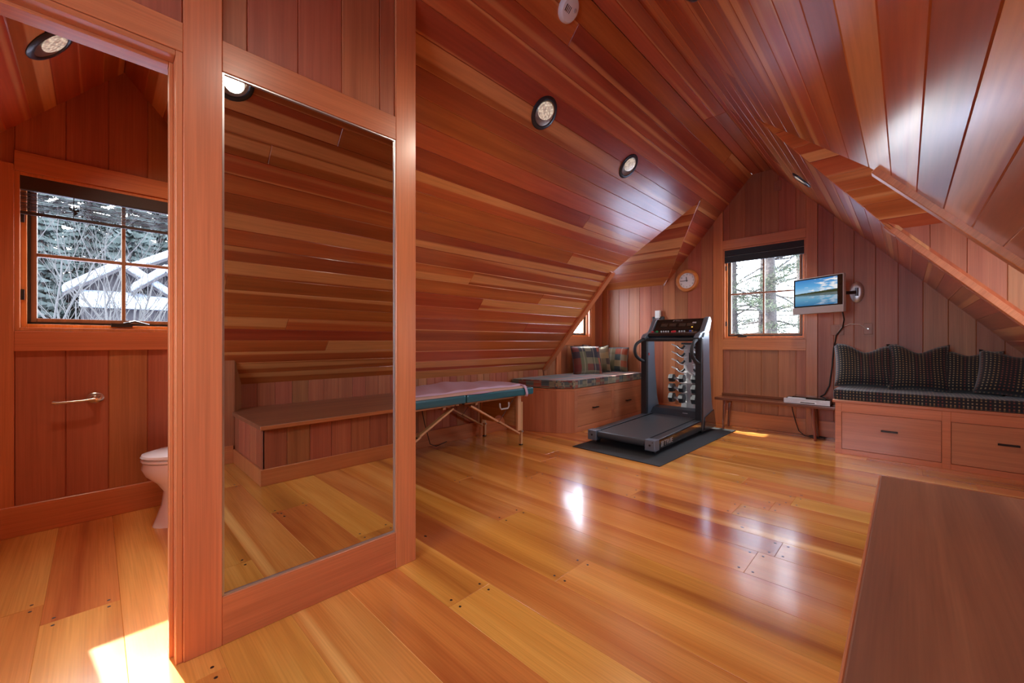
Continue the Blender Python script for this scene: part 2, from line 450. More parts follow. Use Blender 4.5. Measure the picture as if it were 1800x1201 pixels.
# ------------------------------------------------------------------ CEILING
Lc = Late('ceiling', W_CEIL)
PITCH = .0884
def hole_at(z, D):
    """half width of dormer opening at height z"""
    yr, zr, hw = D
    if z >= zr: return 0.
    return min(hw, (zr-z)/S)
def slope(side, dormers):
    nb = 25
    zf = lz if side < 0 else rz
    x0 = -1.41 if side < 0 else -1.20
    nrm = Vector((S, 0, -1)) if side < 0 else Vector((-S, 0, -1))
    for k in range(nb):
        xa = x0+side*k*PITCH; xb = x0+side*(k+1)*PITCH
        if k == nb-1: xb = XW-.02 if side < 0 else XE+.02
        za, zb = zf(xa), zf(xb)
        # intervals in Y (at upper edge a and lower edge b)
        cuts = []
        for D in dormers:
            ha, hb = hole_at(za, D), hole_at(zb, D)
            if hb > .02: cuts.append((D[0]-ha, D[0]-hb, D[0]+ha, D[0]+hb))
        cuts.sort(); iv = []; sa = sb = YS-.04
        for a0, b0, a1, b1 in cuts:
            iv.append((sa, sb, a0, b0)); sa, sb = a1, b1
        iv.append((sa, sb, YW+.03, YW+.03))
        for a0, b0, a1, b1 in iv:
            if a1-a0 < .06 and b1-b0 < .06: continue
            # butt joints
            L0 = max(a0, b0); L1 = min(a1, b1); cs = []
            y = L0+random.uniform(1.2, 6.5)
            while y < L1-.6:
                cs.append(y); y += random.uniform(3.0, 6.0)
            ys = [(a0, b0)]+[(q, q) for q in cs]+[(a1, b1)]
            for (pa, pb), (qa, qb) in zip(ys[:-1], ys[1:]):
                board(Lc.o, [(xa, pa, za), (xa, qa, za), (xb, qb, zb), (xb, pb, zb)], nrm, W_CEIL, (0, 1, 0), back=Lc.b, name='plank', g=.0035, gd=.004)
slope(-1, [D_BATH, D_LEFT]); slope(1, [D_RIGHT])
for y0, y1 in ((YS-.04, 1.35), (1.35, 4.1), (4.1, YW+.03)):   # flat ridge boards
    board(Lc.o, [(-1.41, y0, 3.24), (-1.305, y0, 3.24), (-1.305, y1, 3.24), (-1.41, y1, 3.24)], (0, 0, -1), W_CEIL, (0, 1, 0), back=Lc.b, name='plank')
    board(Lc.o, [(-1.305, y0, 3.24), (-1.20, y0, 3.24), (-1.20, y1, 3.24), (-1.305, y1, 3.24)], (0, 0, -1), W_CEIL, (0, 1, 0), back=Lc.b, name='plank')

def dormer(D, side, xwall, far_lim=None):
    """two slopes with planks running in X from the window wall to the valley"""
    yr, zr, hw = D; p = .0955
    invx = (lambda z: (z-3.24)/S-1.41) if side < 0 else (lambda z: -1.20-(z-3.24)/S)
    for sg in (-1, 1):
        nrm = Vector((0, -sg*S, -1))
        k = 0; y = 0.
        while y < hw-.005:
            y2 = min(hw, y+p)
            if hw-y2 < .03: y2 = hw
            za, zb = zr-S*y, zr-S*y2
            xa, xb = invx(za), invx(zb)
            poly = [(xwall, yr+sg*y, za), (xa, yr+sg*y, za), (xb, yr+sg*y2, zb), (xwall, yr+sg*y2, zb)]
            board(Lc.o, poly, nrm, W_CEIL, (1, 0, 0), back=Lc.b, name='plank', g=.0035, gd=.004)
            y = y2
dormer(D_BATH, -1, XW-.03); dormer(D_LEFT, -1, XW-.03); dormer(D_RIGHT, 1, XE+.03)
for xc in (-1.41, -1.20):
    Lc.b.box(xc-.05, xc+.05, YS-.04, YW+.03, 3.255, 3.32)
for D, sd_ in ((D_BATH, -1), (D_LEFT, -1), (D_RIGHT, 1)):
    xe = ((D[1]-3.24)/S-1.41) if sd_ < 0 else (-1.20-(D[1]-3.24)/S)
    Lc.b.box(min(xe, XW-.1 if sd_ < 0 else XE+.1), max(xe, XW-.1 if sd_ < 0 else XE+.1), D[0]-.05, D[0]+.05, D[1]+.012, D[1]+.06)
Lc.finish()

# ------------------------------------------------------------------ FLOOR
Lf = Late('floor', W_FLOOR)
rows = [-1.34, -1.10, -.86, -.62, -.385, -.15, .075, .31, .55, .78, 1.02, 1.25, 1.468, 1.725, 1.951, 2.15, 2.416, 2.62, 2.83, 3.05, 3.25, 3.468,
        3.68, 3.90, 4.10, 4.32, 4.53, 4.73, 4.96, 5.17, 5.40, 5.62, 5.90]
forced = {1.725: [-1.79], 1.468: [-1.153], 2.15: [-.553], 3.25: [-.556], 4.73: [.10], 1.25: [-2.9], .31: [-1.2], -.15: [-2.4]}
plugs = B()
for y0, y1 in zip(rows[:-1], rows[1:]):
    cs = forced.get(y0)
    if cs is None:
        cs = []; x = XW+random.uniform(.6, 2.4)
        while x < XE-.5: cs.append(x); x += random.uniform(1.5, 3.0)
    xs = [XW-.03]+cs+[XE+.03]
    for a, b in zip(xs[:-1], xs[1:]):
        board(Lf.o, [(a, y0, 0), (b, y0, 0), (b, y1, 0), (a, y1, 0)], (0, 0, 1), W_FLOOR, (1, 0, 0), back=Lf.b, name='plank', g=.0012, gd=.0015)
    for cx in cs:
        for dx in (-.03, .03):
            for yy in (y0+.035, y1-.035):
                plugs.lathe([(.0001, .0008), (.0055, .0008), (.006, 0)], 8, Matrix.Translation((cx+dx, yy, 0)))
for i in range(26):
    plugs.lathe([(.0001, .0008), (.006, .0008), (.008, 0)], 8, Matrix.Translation((random.uniform(-3, 0), random.choice(rows[8:])+.05, 0)), 1.3, .8)
Lf.finish()
pl = plugs.build('nail_plug', M_BRONZE, Lf.o, kind='stuff')

# ------------------------------------------------------------------ NORTH (gable) WALL
def trimboard(L, x0, x1, y0, y1, z0, z1, name='casing', mat=None, grain=None, bev=.002):
    return B().box(x0, x1, y0, y1, z0, z1).build(name, mat or W_TRIM, L.o, grain=grain, bevel=bev)
Ln = Late('wall_north', W_WALL)
BK = .006                                   # boards sit this much behind the trim
def ntop(x):
    if x < -2.50: return 1.965
    return ceil_z(x)+.01
usN = sorted(set([XW-.02, -3.477, -3.303, -3.128, -2.949, -2.762, -2.578, -2.50, -2.398, -2.221, -2.036, -1.876, -1.754, -1.672, -1.49, -1.308, -1.125, -.945, -.844, -.736,
             -.588, -.411, -.233, -.056, .126, .302, .483, .66, .84, XE+.02]))
usN.remove(-2.50)
vboards(Ln, 'Y', YW+BK, -1, usN, lambda x: -.01, ntop, breaks=(-2.50, -1.41, -1.20), holes=[(-1.754, -.844, 1.126, 2.33)])
# window casings (stiles run floor to ceiling)
def slopecut(L, x0, x1, z0, name='casing'):
    poly = [(x0, YW-.012, z0), (x1, YW-.012, z0), (x1, YW-.012, ceil_z(x1)), (x0, YW-.012, ceil_z(x0))]
    B().extr(poly, (0, .03, 0)).build(name, W_TRIM, L.o, grain=(0, 0, 1), bevel=.002)
slopecut(Ln, -1.876, -1.754, 0); slopecut(Ln, -.844, -.736, 0)
trimboard(Ln, -1.754, -.844, YW-.012, YW+.02, 2.33, 2.445, 'header')
trimboard(Ln, -1.754, -.844, YW-.012, YW+.02, 1.015, 1.126, 'apron')
trimboard(Ln, -1.754, -.844, YW-.016, YW+.02, .992, 1.02, 'apron_ledge')
for a, b in ((-2.95, -1.876), (-1.754, -.844), (-.736, XE)):
    trimboard(Ln, a, b, YW-.014, YW+.02, 0, .185, 'baseboard')
trimboard(Ln, -3.60, -3.50, YW-.010, YW+.02, .5, 1.965, 'corner_board')
Ln.finish()

# ------------------------------------------------------------------ WEST WALL (window wall, knee wall, dormer wall)
Lw = Late('wall_west', W_WALL)
def gtop(D): return lambda y: D[1]-S*abs(y-D[0])+.01
XWb = XW-BK
vboards(Lw, 'X', XWb, 1, stops(YS-.02, -.605, -.306, .18), lambda y: -.01, lambda y: .735)
vboards(Lw, 'X', XWb, 1, stops(-.625, .885, -.306, .1825, (-.318, .578)), lambda y: -.01, gtop(D_BATH), breaks=(.13,), holes=[(-.318, .578, 1.16, 2.066)])
vboards(Lw, 'X', XWb, 1, stops(.865, 4.353, 1.126, .10), lambda y: -.01, lambda y: .735)
vboards(Lw, 'X', XWb, 1, stops(4.33, YW+.03, 4.35, .178, (4.72, 5.50)), lambda y: -.01, gtop(D_LEFT), breaks=(5.11,), holes=[(4.72, 5.50, 1.155, 2.066)])
# trims of the small bathroom window
trimboard(Lw, XW+.012, XW-.02, -.43, -.318, 0, 2.10, 'casing'); trimboard(Lw, XW+.012, XW-.02, .578, .69, 0, 2.10, 'casing')
trimboard(Lw, XW+.012, XW-.02, -.318, .578, 2.066, 2.178, 'header'); trimboard(Lw, XW+.012, XW-.02, -.318, .578, 1.045, 1.16, 'apron')
trimboard(Lw, XW+.014, XW-.02, -.80, 1.05, 0, .172, 'baseboard')
# trims of the left dormer window
trimboard(Lw, XW+.012, XW-.02, 4.61, 4.72, .5, 2.16, 'casing'); trimboard(Lw, XW+.012, XW-.02, 5.50, 5.61, .5, 2.16, 'casing')
trimboard(Lw, XW+.012, XW-.02, 4.72, 5.50, 2.066, 2.17, 'header'); trimboard(Lw, XW+.012, XW-.02, 4.72, 5.50, 1.045, 1.155, 'apron')
trimboard(Lw, XW+.016, XW-.02, 1.126, 3.60, 0, .16, 'baseboard')
Lw.finish()

# cheeks of the dormers
Lk = Late('wall_dormer_cheeks', W_WALL)
def cheek(side, y, sgn, zt, xwall, first=.127):
    zf = lz if side < 0 else rz
    xc = ((zt-3.24)/S-1.41) if side < 0 else (-1.20-(zt-3.24)/S)
    a, b = (xwall-.03, xc) if side < 0 else (xc, xwall+.03)
    vboards(Lk, 'Y', y, sgn, stops(a, b, first, .181), (lambda x: zf(x)+.025) if sgn > 0 else (lambda x: zf(x)-.02), lambda x: zt+.01)
cheek(-1, D_BATH[0]-.735, 1, 1.985, XW); cheek(-1, D_BATH[0]+.735, -1, 1.985, XW)
cheek(-1, D_LEFT[0]-.757, 1, 1.934, XW)
cheek(1, D_RIGHT[0]-.735, 1, 1.955, XE); cheek(1, D_RIGHT[0]+.735, -1, 1.955, XE, .127)
Lk.finish()

# sloping edge trims of the dormers
def edge_trim(n, side, ya, yb, xa, xb, t=.03):
    zf = lz if side < 0 else rz
    nr = Vector((-side*S, 0, -1)).normalized()
    P = [Vector((xa, ya, zf(xa))), Vector((xb, ya, zf(xb)))]
    poly = [P[0]-nr*.03, P[1]-nr*.03, P[1]+nr*t, P[0]+nr*t]
    o = B().extr(poly, (0, yb-ya, 0)).build('trim_%d' % n, W_TRIM, None, grain=(1, 0, -side*-S), bevel=.003, kind='structure')
    return o
edge_trim(1, -1, 4.305, 4.395, -2.54, XW, .026)
edge_trim(2, 1, 2.75, 2.815, -.105, XE, .03)
edge_trim(3, 1, 4.245, 4.335, -.115, XE, .012)

# ------------------------------------------------------------------ EAST WALL
Le = Late('wall_east', W_WALL)
vboards(Le, 'X', XE, -1, stops(.95, 2.795, .95, .16), lambda y: -.01, lambda y: .70)
vboards(Le, 'X', XE, -1, stops(2.795, 4.265, 2.795, .178, (3.08, 3.98)), lambda y: -.01, gtop(D_RIGHT), breaks=(3.53,), holes=[(3.08, 3.98, 1.16, 2.066)])
vboards(Le, 'X', XE, -1, stops(4.265, YW, 4.265, .178), lambda y: -.01, lambda y: .70)
vboards(Le, 'X', .81, -1, [YS-.02, -.9, -.5, -.1, .3, .6, .885], lambda y: -.01, lambda y: .94)
board(Le.o, [(.81, .885, 0), (1.03, .985, 0), (1.03, .985, .70), (.81, .885, .935)], (-.4, .9, 0), W_WALL, (0, 0, 1), back=Le.b, name='panel')
trimboard(Le, XE, XE-.014, 2.6, 5.1, 0, .16, 'baseboard'); trimboard(Le, .81, .796, YS, .87, 0, .16, 'baseboard')
Le.finish()
# ------------------------------------------------------------------ SOUTH WALL (behind the camera) with an unseen window added for fill daylight
Ls = Late('wall_south', W_WALL)
vboards(Ls, 'Y', YS, 1, stops(XW-.02, XE+.02, -1.5, .18, (-1.5, 0.)), lambda x: -.01, lambda x: ceil_z(x)+.01, breaks=(-1.41, -1.20), holes=[(-1.5, 0., 1.0, 2.2)])
trimboard(Ls, XW, XE, YS-.02, YS+.014, 0, .185, 'baseboard')
Ls.finish()

# ------------------------------------------------------------------ PARTITION with mirror panel and bathroom doorway
Lp = Late('wall_partition', W_WALL)
XB = XP-.012
vboards(Lp, 'X', XB, 1, [.32, .40, .579, .758, .937, 1.016], lambda y: .10, lambda y: lz(XP)+.01, holes=[(.32, 1.016, .17, 2.14)])
vboards(Lp, 'X', XB, 1, [-1.32, -1.1, -.92, -.73, -.62], lambda y: -.01, lambda y: lz(XP)+.01)
vboards(Lp, 'X', XB, 1, [-.62, -.48, -.30, -.12, .06, .21], lambda y: 2.14, lambda y: lz(XP)+.01)
def ptop(y): return max(lz(-1.93), 2.83-S*abs(y-.13))+.02
vboards(Lp, 'X', -1.93, -1, [-1.32, -.8, -.62], lambda y: -.01, ptop)
vboards(Lp, 'X', -1.93, -1, [-.62, -.48, -.30, -.12, .06, .205], lambda y: 2.10, ptop, breaks=(.13,))
vboards(Lp, 'X', -1.93, -1, [.205, .40, .6, .8, 1.05], lambda y: -.01, ptop)
trimboard(Lp, XP, XP-.03, .21, .32, 0, lz(XP), 'stile'); trimboard(Lp, XP, XP-.03, 1.016, 1.126, 0, lz(XP), 'stile')
trimboard(Lp, XP-.001, XP-.03, .32, 1.016, 2.078, 2.19, 'top_rail'); trimboard(Lp, XP-.001, XP-.03, .32, 1.016, 0, .175, 'bottom_rail')
trimboard(Lp, XP-.001, XP-.03, -.62, .21, 2.09, 2.19, 'header'); trimboard(Lp, XP, XP-.03, -.73, -.62, 0, lz(XP), 'stile')
trimboard(Lp, XP-.005, -1.93, .190, .2095, 0, 2.09, 'door_jamb'); trimboard(Lp, XP-.005, -1.93, -.62, -.60, 0, 2.09, 'door_jamb')
trimboard(Lp, XP-.005, -1.93, -.60, .190, 2.07, 2.089, 'head_jamb')
trimboard(Lp, -1.83, -1.865, .178, .19, 0, 2.07, 'door_stop'); trimboard(Lp, -1.83, -1.865, -.60, .178, 2.058, 2.07, 'door_stop')
# end of the bathroom block, facing the massage table, and the bathroom side walls
sl = lambda x: lz(x)+.01
vboards(Lp, 'Y', 1.12, 1, stops(XW, XP-.03, -1.8, .178), lambda x: -.01, sl)
trimboard(Lp, XW, XP-.03, 1.11, 1.135, 0, .16, 'baseboard')
vboards(Lp, 'Y', 1.05, -1, stops(XW, -1.93, -1.95, .178), lambda x: -.01, sl)
vboards(Lp, 'Y', -.80, 1, stops(XW, -1.93, -1.95, .178), lambda x: -.01, sl)
Lp.finish()

# mirror set in the partition
mir = thing('wall_mirror', 'tall mirror set flush in the wooden partition between bathroom doorway and room', 'mirror', (XP-.012, .66, .175))
B().box(-.004, 0, -.337, .354, .002, 1.903).build('mirror_glass', M_MIRROR, mir)
bd = B().box(-.004, .006, -.340, -.333, 0, 1.903).box(-.004, .006, .349, .356, 0, 1.903).box(-.004, .006, -.333, .349, 0, .006).box(-.004, .006, -.333, .349, 1.897, 1.903)
bd.build('bead', M_SILVER, mir)

# ------------------------------------------------------------------ WINDOWS
def window(idx, axis, c, sgn, u0, u1, z0, z1, crank=None, mull=.5, dep=.13):
    """sgn: direction towards the room. c: wall face."""
    root = bpy.data.objects.new('window_%d' % idx, None); C.objects.link(root); root['kind'] = 'structure'
    def bx(a0, a1, d0, d1, b0, b1):
        d0 = c-sgn*d0; d1 = c-sgn*d1
        return (d0, d1, a0, a1, b0, b1) if axis == 'X' else (a0, a1, d0, d1, b0, b1)
    f = .022; jm = .02
    jb = B()
    for q in ((u0-.001, u0+jm, -.0, dep, z0, z1), (u1-jm, u1+.001, -.0, dep, z0, z1), (u0+jm, u1-jm, 0, dep, z1-jm, z1), (u0+jm, u1-jm, -.006, dep, z0, z0+jm)):
        jb.box(*bx(*q))
    jb.build('window_frame', W_TRIM, root, bevel=.0015)
    s0, s1, t0, t1 = u0+jm, u1-jm, z0+jm, z1-jm
    fr = B()
    for q in ((s0, s0+f, .045, dep, t0, t1), (s1-f, s1, .045, dep, t0, t1), (s0+f, s1-f, .045, dep, t1-f, t1), (s0+f, s1-f, .045, dep, t0, t0+f)):
        fr.box(*bx(*q))
    fr.build('stop_frame', W_WIN, root, bevel=.0015)
    gk = B()
    a0, a1, b0, b1 = s0+f, s1-f, t0+f, t1-f; w_ = .012
    for q in ((a0, a0+w_, .07, dep, b0, b1), (a1-w_, a1, .07, dep, b0, b1), (a0, a1, .07, dep, b1-w_, b1), (a0, a1, .07, dep, b0, b0+w_)):
        gk.box(*bx(*q))
    gk.build('gasket', M_CASE, root)
    a0 += w_; a1 -= w_; b0 += w_; b1 -= w_; e = .024
    ss = B()
    for q in ((a0, a0+e, .08, .12, b0, b1), (a1-e, a1, .08, .12, b0, b1), (a0+e, a1-e, .08, .12, b1-e, b1), (a0+e, a1-e, .08, .12, b0, b0+e)):
        ss.box(*bx(*q))
    ss.build('sash', W_SASH, root, bevel=.002)
    um = (a0+a1)/2; zm = b0+(b1-b0)*mull; h = .010
    B().box(*bx(um-h, um+h, .082, .116, b0+e, b1-e)).build('muntin', W_SASH, root, grain=(0, 0, 1), bevel=.002)
    for q0, q1 in ((a0+e, um-h), (um+h, a1-e)):
        B().box(*bx(q0, q1, .082, .116, zm-h, zm+h)).build('muntin', W_SASH, root, bevel=.002)
    for q0, q1 in ((a0+e, um-h), (um+h, a1-e)):
        for r0, r1 in ((b0+e, zm-h), (zm+h, b1-e)):
            B().box(*bx(q0, q1, .098, .102, r0, r1)).build('pane', M_GLASS, root)
    if crank is not None:
        cb = B().box(*bx(crank-.06, crank+.04, .02, .05, t0+f*.6, t0+f*.6+.022))
        pa = (c-sgn*.03, crank, t0+.035) if axis == 'X' else (crank, c-sgn*.03, t0+.035)
        pb = (c-sgn*.01, crank+.05, t0+.05) if axis == 'X' else (crank-.05, c-sgn*.01, t0+.05)
        pc = (c-sgn*.005, crank+.12, t0+.028) if axis == 'X' else (crank-.12, c-sgn*.005, t0+.028)
        cb.tube([pa, pb, pc], .007, 8); cb.build('crank_handle', M_CASE, root, smooth=True)
    for zz in (z0+.18, z1-.28):
        B().box(*bx(s0-.002, s0+.014, .030, .045, zz, zz+.06)).build('latch', M_CASE, root)
    return root
window(1, 'Y', YW, -1, -1.754, -.844, 1.126, 2.33, crank=-1.52)
window(2, 'X', XW, 1, -.318, .578, 1.16, 2.066, crank=.13)
window(3, 'X', XW, 1, 4.72, 5.50, 1.155, 2.066, crank=5.0)
window(4, 'X', XE, -1, 3.08, 3.98, 1.16, 2.066)
window(5, 'Y', YS, 1, -1.5, 0., 1.0, 2.2)  # added window behind the camera, lets in fill daylight

# ------------------------------------------------------------------ shared: text
def text(s, size, M, mat, parent, name='lettering', ext=.0006, sx=1.):
    cu = bpy.data.curves.new(name, 'FONT'); cu.body = s; cu.size = size; cu.extrude = ext; cu.align_x = 'CENTER'; cu.align_y = 'CENTER'
    cu.resolution_u = 2
    t = bpy.data.objects.new('tmp_text', cu); C.objects.link(t); bpy.context.view_layer.update()
    me = bpy.data.meshes.new_from_object(t.evaluated_get(bpy.context.evaluated_depsgraph_get()))
    C.objects.unlink(t); bpy.data.objects.remove(t)
    me.transform(M @ Matrix.Diagonal((sx, 1, 1, 1))); me.name = name
    return link(name, me, mat, parent)
# ------------------------------------------------------------------ CEILING LIGHTS
def ceiling_light(side, y, label, x=None, D=None, power=9.):
    if D is None:
        z = (lz if side < 0 else rz)(x); n = Vector((-side*S*1., 0, -1)).normalized()
        p = Vector((x, y, z)); up = Vector((-side, 0, S)).normalized()
    else:
        z = D[1]-S*abs(y-D[0]); sg = -1 if y < D[0] else 1
        n = Vector((0, -sg*S, -1)).normalized(); p = Vector((x, y, z)); up = Vector((0, -sg, S)).normalized()
    rt = up.cross(n).normalized()
    M = Matrix((( rt.x, up.x, n.x, p.x), (rt.y, up.y, n.y, p.y), (rt.z, up.z, n.z, p.z), (0, 0, 0, 1)))
    t = thing('recessed_light', label, 'light', p, 0, 'round recessed ceiling lights')
    t.matrix_world = M
    I = Matrix.Identity(4)
    B().lathe([(.083, .002), (.083, .010), (.088, .014), (.104, .012), (.112, .004), (.112, -.004)], 40).build('trim_ring', M_TRIMRING, t, smooth=True)
    bw = B().lathe([(.084, .009), (.070, .004), (.0001, .003)], 36)
    bw.build('reflector', M_BAFFLE, t, smooth=True)
    Ml = Matrix.Translation((0, .016, .0055)) @ Matrix.Rotation(math.radians(4), 4, 'X')
    ln = B().lathe([(.074, -.001), (.071, .003), (.050, .005), (.0001, .006)], 32, Ml, 1.0, .80)
    o = ln.build('lamp', M_LENS, t, smooth=True)
    l = bpy.data.lights.new('lamp_light', 'SPOT'); l.energy = power; l.color = (1, .86, .70); l.spot_size = math.radians(128); l.spot_blend = .9; l.shadow_soft_size = .05
    lo = bpy.data.objects.new('lamp_light', l); C.objects.link(lo); lo.location = p+n*.05
    d = (n+Vector((0, 0, -.6))).normalized(); lo.rotation_euler = d.to_track_quat('-Z', 'Y').to_euler()
LP = 20.
ceiling_light(-1, 2.235, 'round black-rimmed recessed light nearest the camera in the left ceiling slope', x=-1.852, power=LP)
ceiling_light(-1, 3.46, 'round black-rimmed recessed light in the left ceiling slope, farther from the mirror', x=-1.852, power=LP)
ceiling_light(1, 4.93, 'small dark-rimmed recessed light in the right ceiling slope by the gable wall', x=-.745, power=LP)
ceiling_light(1, 1.80, 'recessed light at the top edge of the picture, just above the frame', x=-.72, power=LP)
ceiling_light(1, .57, 'recessed light seen only in the top left corner of the mirror', x=-.69, power=5.)
ceiling_light(-1, -.15, 'black-rimmed recessed light in the bathroom ceiling seen through the doorway', x=-2.90, D=D_BATH, power=LP)

# smoke detector
n_ = Vector((S, 0, -1)).normalized(); p_ = Vector((-1.49, 2.025, lz(-1.49)))
t = thing('smoke_detector', 'white round smoke detector on the left ceiling slope at the top edge', 'smoke detector', p_)
t.rotation_euler = n_.to_track_quat('Z', 'Y').to_euler()
B().lathe([(.074, -.002), (.074, .014), (.062, .030), (.030, .036), (.0001, .036)], 36).build('housing', M_WHITE, t, smooth=True)
B().lathe([(.012, .034), (.012, .039), (.0001, .040)], 16, Matrix.Translation((.03, .01, 0))).build('test_button', M_SILVERP, t, smooth=True)
vt = B()
for i in range(4): vt.box(-.045+i*.012, -.040+i*.012, -.025, .01, .0335, .0362)
vt.build('vent_slots', M_BLACK, t)

# ------------------------------------------------------------------ helpers for soft goods
def pillow_mesh(W, H, T, chop=.05, seed=0, n=16):
    rnd = random.Random(seed); vs = []; uv = []
    ph = [rnd.uniform(0, 6.28) for _ in range(4)]
    def P(s, t, sg):
        x = W/2*s*(1-.07*(1-t*t)); z = H/2*t*(1-.07*(1-s*s))
        z -= chop*math.exp(-(s/.42)**2)*((1+t)/2)**2
        z += .012*math.sin(3*s+ph[0])*(1+t)/2
        th = T/2*(max(0, (1-s**4)*(1-t**4)))**.55*(1-.22*t)
        th += .006*math.sin(6*s+ph[1])*math.sin(5*t+ph[2])*(1-s*s)*(1-t*t)
        return (x, sg*th, z)
    for sg in (-1, 1):
        for j in range(n+1):
            for i in range(n+1):
                s, t = -1+2*i/n, -1+2*j/n; vs.append(P(s, t, sg)); uv.append((W/2*s+seed*.37, H/2*t+seed*.21+(1 if sg > 0 else 0)))
    fs = []; m = (n+1)*(n+1)
    for j in range(n):
        for i in range(n):
            a = j*(n+1)+i; fs.append((a, a+1, a+n+2, a+n+1)); fs.append((m+a, m+a+n+1, m+a+n+2, m+a+1))
    me = bpy.data.meshes.new('pillow'); me.from_pydata(vs, [], fs)
    l = me.uv_layers.new(name='UVMap')
    for p in me.polygons:
        for li in p.loop_indices: l.data[li].uv = uv[me.loops[li].vertex_index]
    bm = bmesh.new(); bm.from_mesh(me); bmesh.ops.remove_doubles(bm, verts=bm.verts, dist=.0006); bm.to_mesh(me); bm.free()
    for p in me.polygons: p.use_smooth = True
    outline = [P(-1+2*i/24, 1, 1) for i in range(25)]+[P(1, 1-2*i/24, 1) for i in range(1, 25)]+[P(1-2*i/24, -1, 1) for i in range(1, 25)]+[P(-1, -1+2*i/24, 1) for i in range(1, 24)]
    return me, [(x, 0, z) for x, y, z in outline]
def pillow(name, label, cat, group, loc, rot, W, H, T, mat, chop, seed, piping=None):
    me, ol = pillow_mesh(W, H, T, chop, seed); me.materials.append(mat)
    o = bpy.data.objects.new(name, me); C.objects.link(o); o.location = loc; o.rotation_euler = rot
    tag(o, label, cat, group)
    if piping: B().tube(ol+[ol[0]], .0045, 6, False).build('piping', piping, o, smooth=True)
    return o
def cushion(name, label, poly, z0, z1, mat, grain, r=.028):
    """box cushion with rolled edges"""
    b = B().prism(poly, z0, z1)
    o = b.build(name, mat, None, grain=grain, bevel=r, seg=4, smooth=True); tag(o, label, 'cushion')
    return o

# ------------------------------------------------------------------ LEFT WINDOW-SEAT BENCH
t = thing('window_bench', 'low wooden two-drawer bench with a clipped corner in the left dormer alcove', 'bench', (-3.2, 4.9, 0))
def W2(o, t): return o
def put(o, t): o.location = o.location-t.location; return o
fp = [(-2.85, 5.84), (-2.85, 4.01), (-3.0, 3.85), (-3.585, 3.62), (-3.585, 5.84)]
ins_ = [(-2.868, 5.84), (-2.868, 4.018), (-3.010, 3.868), (-3.585, 3.64), (-3.585, 5.84)]
put(B().prism(ins_, 0, .50).build('carcass', W_BENCH, t, grain=(0, 0, 1)), t)
put(B().prism(fp, .50, .528).build('seat_board', W_BENCH, t, grain=(0, 1, 0), bevel=.003), t)
# face frame, drawers
ff = B()
for a in (4.01, 4.868, 5.715): ff.box(-2.87, -2.85, a, a+(.062 if a != 5.715 else .075), 0, .50)
for a, b in ((4.072, 4.868), (4.93, 5.715)):
    ff.box(-2.87, -2.85, a, b, 0, .062); ff.box(-2.87, -2.85, a, b, .435, .50)
put(ff.build('face_frame', W_BENCH, t, grain=(0, 1, 0), bevel=.0015), t)
def handle(parent, c, axis, L=.11, out=(1, 0, 0)):
    o_ = Vector(out); a = Vector((0, 1, 0)) if axis == 'Y' else Vector((1, 0, 0)); c = Vector(c)
    b = B().bar(c-a*L/2+o_*.028, c+a*L/2+o_*.028, .012, .016, (0, 0, 1))
    for s_ in (-1, 1): b.bar(c+a*s_*(L/2-.012), c+a*s_*(L/2-.012)+o_*.028, .012, .012)
    return b.build('handle', M_BRONZE, parent, bevel=.002)
for a, b, hy in ((4.075, 4.865, 4.45), (4.933, 5.712, 5.30)):
    d = put(B().box(-2.868, -2.853, a, b, .065, .432).build('drawer', W_BENCH, t, grain=(0, 1, 0), bevel=.0015), t)
    h = handle(d, (-2.853, hy, .265), 'Y', .12)
# end panel boards of the bench
nn = Vector((-.15, -.16, 0)); 
put(B().extr([(-2.852, 4.008, .0), (-3.0, 3.852, 0), (-3.0, 3.852, .50), (-2.852, 4.008, .50)], (-.008, .008, 0)).build('corner_panel', W_BENCH, t, grain=(0, 0, 1), bevel=.001), t)
q0, q1 = Vector((-3.002, 3.852, 0)), Vector((-3.585, 3.622, 0))
for i in range(4):
    a = q0.lerp(q1, i/4); b = q0.lerp(q1, (i+1)/4)
    ob = board(t, [a, b, b+Vector((0, 0, .50)), a+Vector((0, 0, .50))], (.37, -.93, 0), W_BENCH, (0, 0, 1), th=.012, g=.002, gd=.002, name='end_board'); put(ob, t)
cp = [(-2.862, 5.83), (-2.862, 4.02), (-3.01, 3.87), (-3.575, 3.66), (-3.575, 5.83)]
cushion('seat_cushion', 'plaid box cushion on the left window bench', cp, .530, .632, M_PLAID[0], (0, 1, 0))
PG = 'plaid pillows on the left bench'
pillow('throw_pillow', 'largest plaid pillow, nearest the sloping trim on the left bench', 'pillow', PG, (-3.335, 4.99, .822), (math.radians(-14), 0, math.radians(62)), .47, .45, .17, M_PLAID[1], .01, 3, M_DGREY)
pillow('throw_pillow', 'middle plaid pillow of the three on the left bench', 'pillow', PG, (-3.40, 5.37, .825), (math.radians(-12), 0, math.radians(58)), .44, .44, .16, M_PLAID[2], .01, 5, M_DGREY)
pillow('throw_pillow', 'plaid pillow closest to the gable wall on the left bench', 'pillow', PG, (-3.27, 5.70, .815), (math.radians(-10), 0, math.radians(12)), .40, .41, .15, M_PLAID[3], .01, 8, M_DGREY)

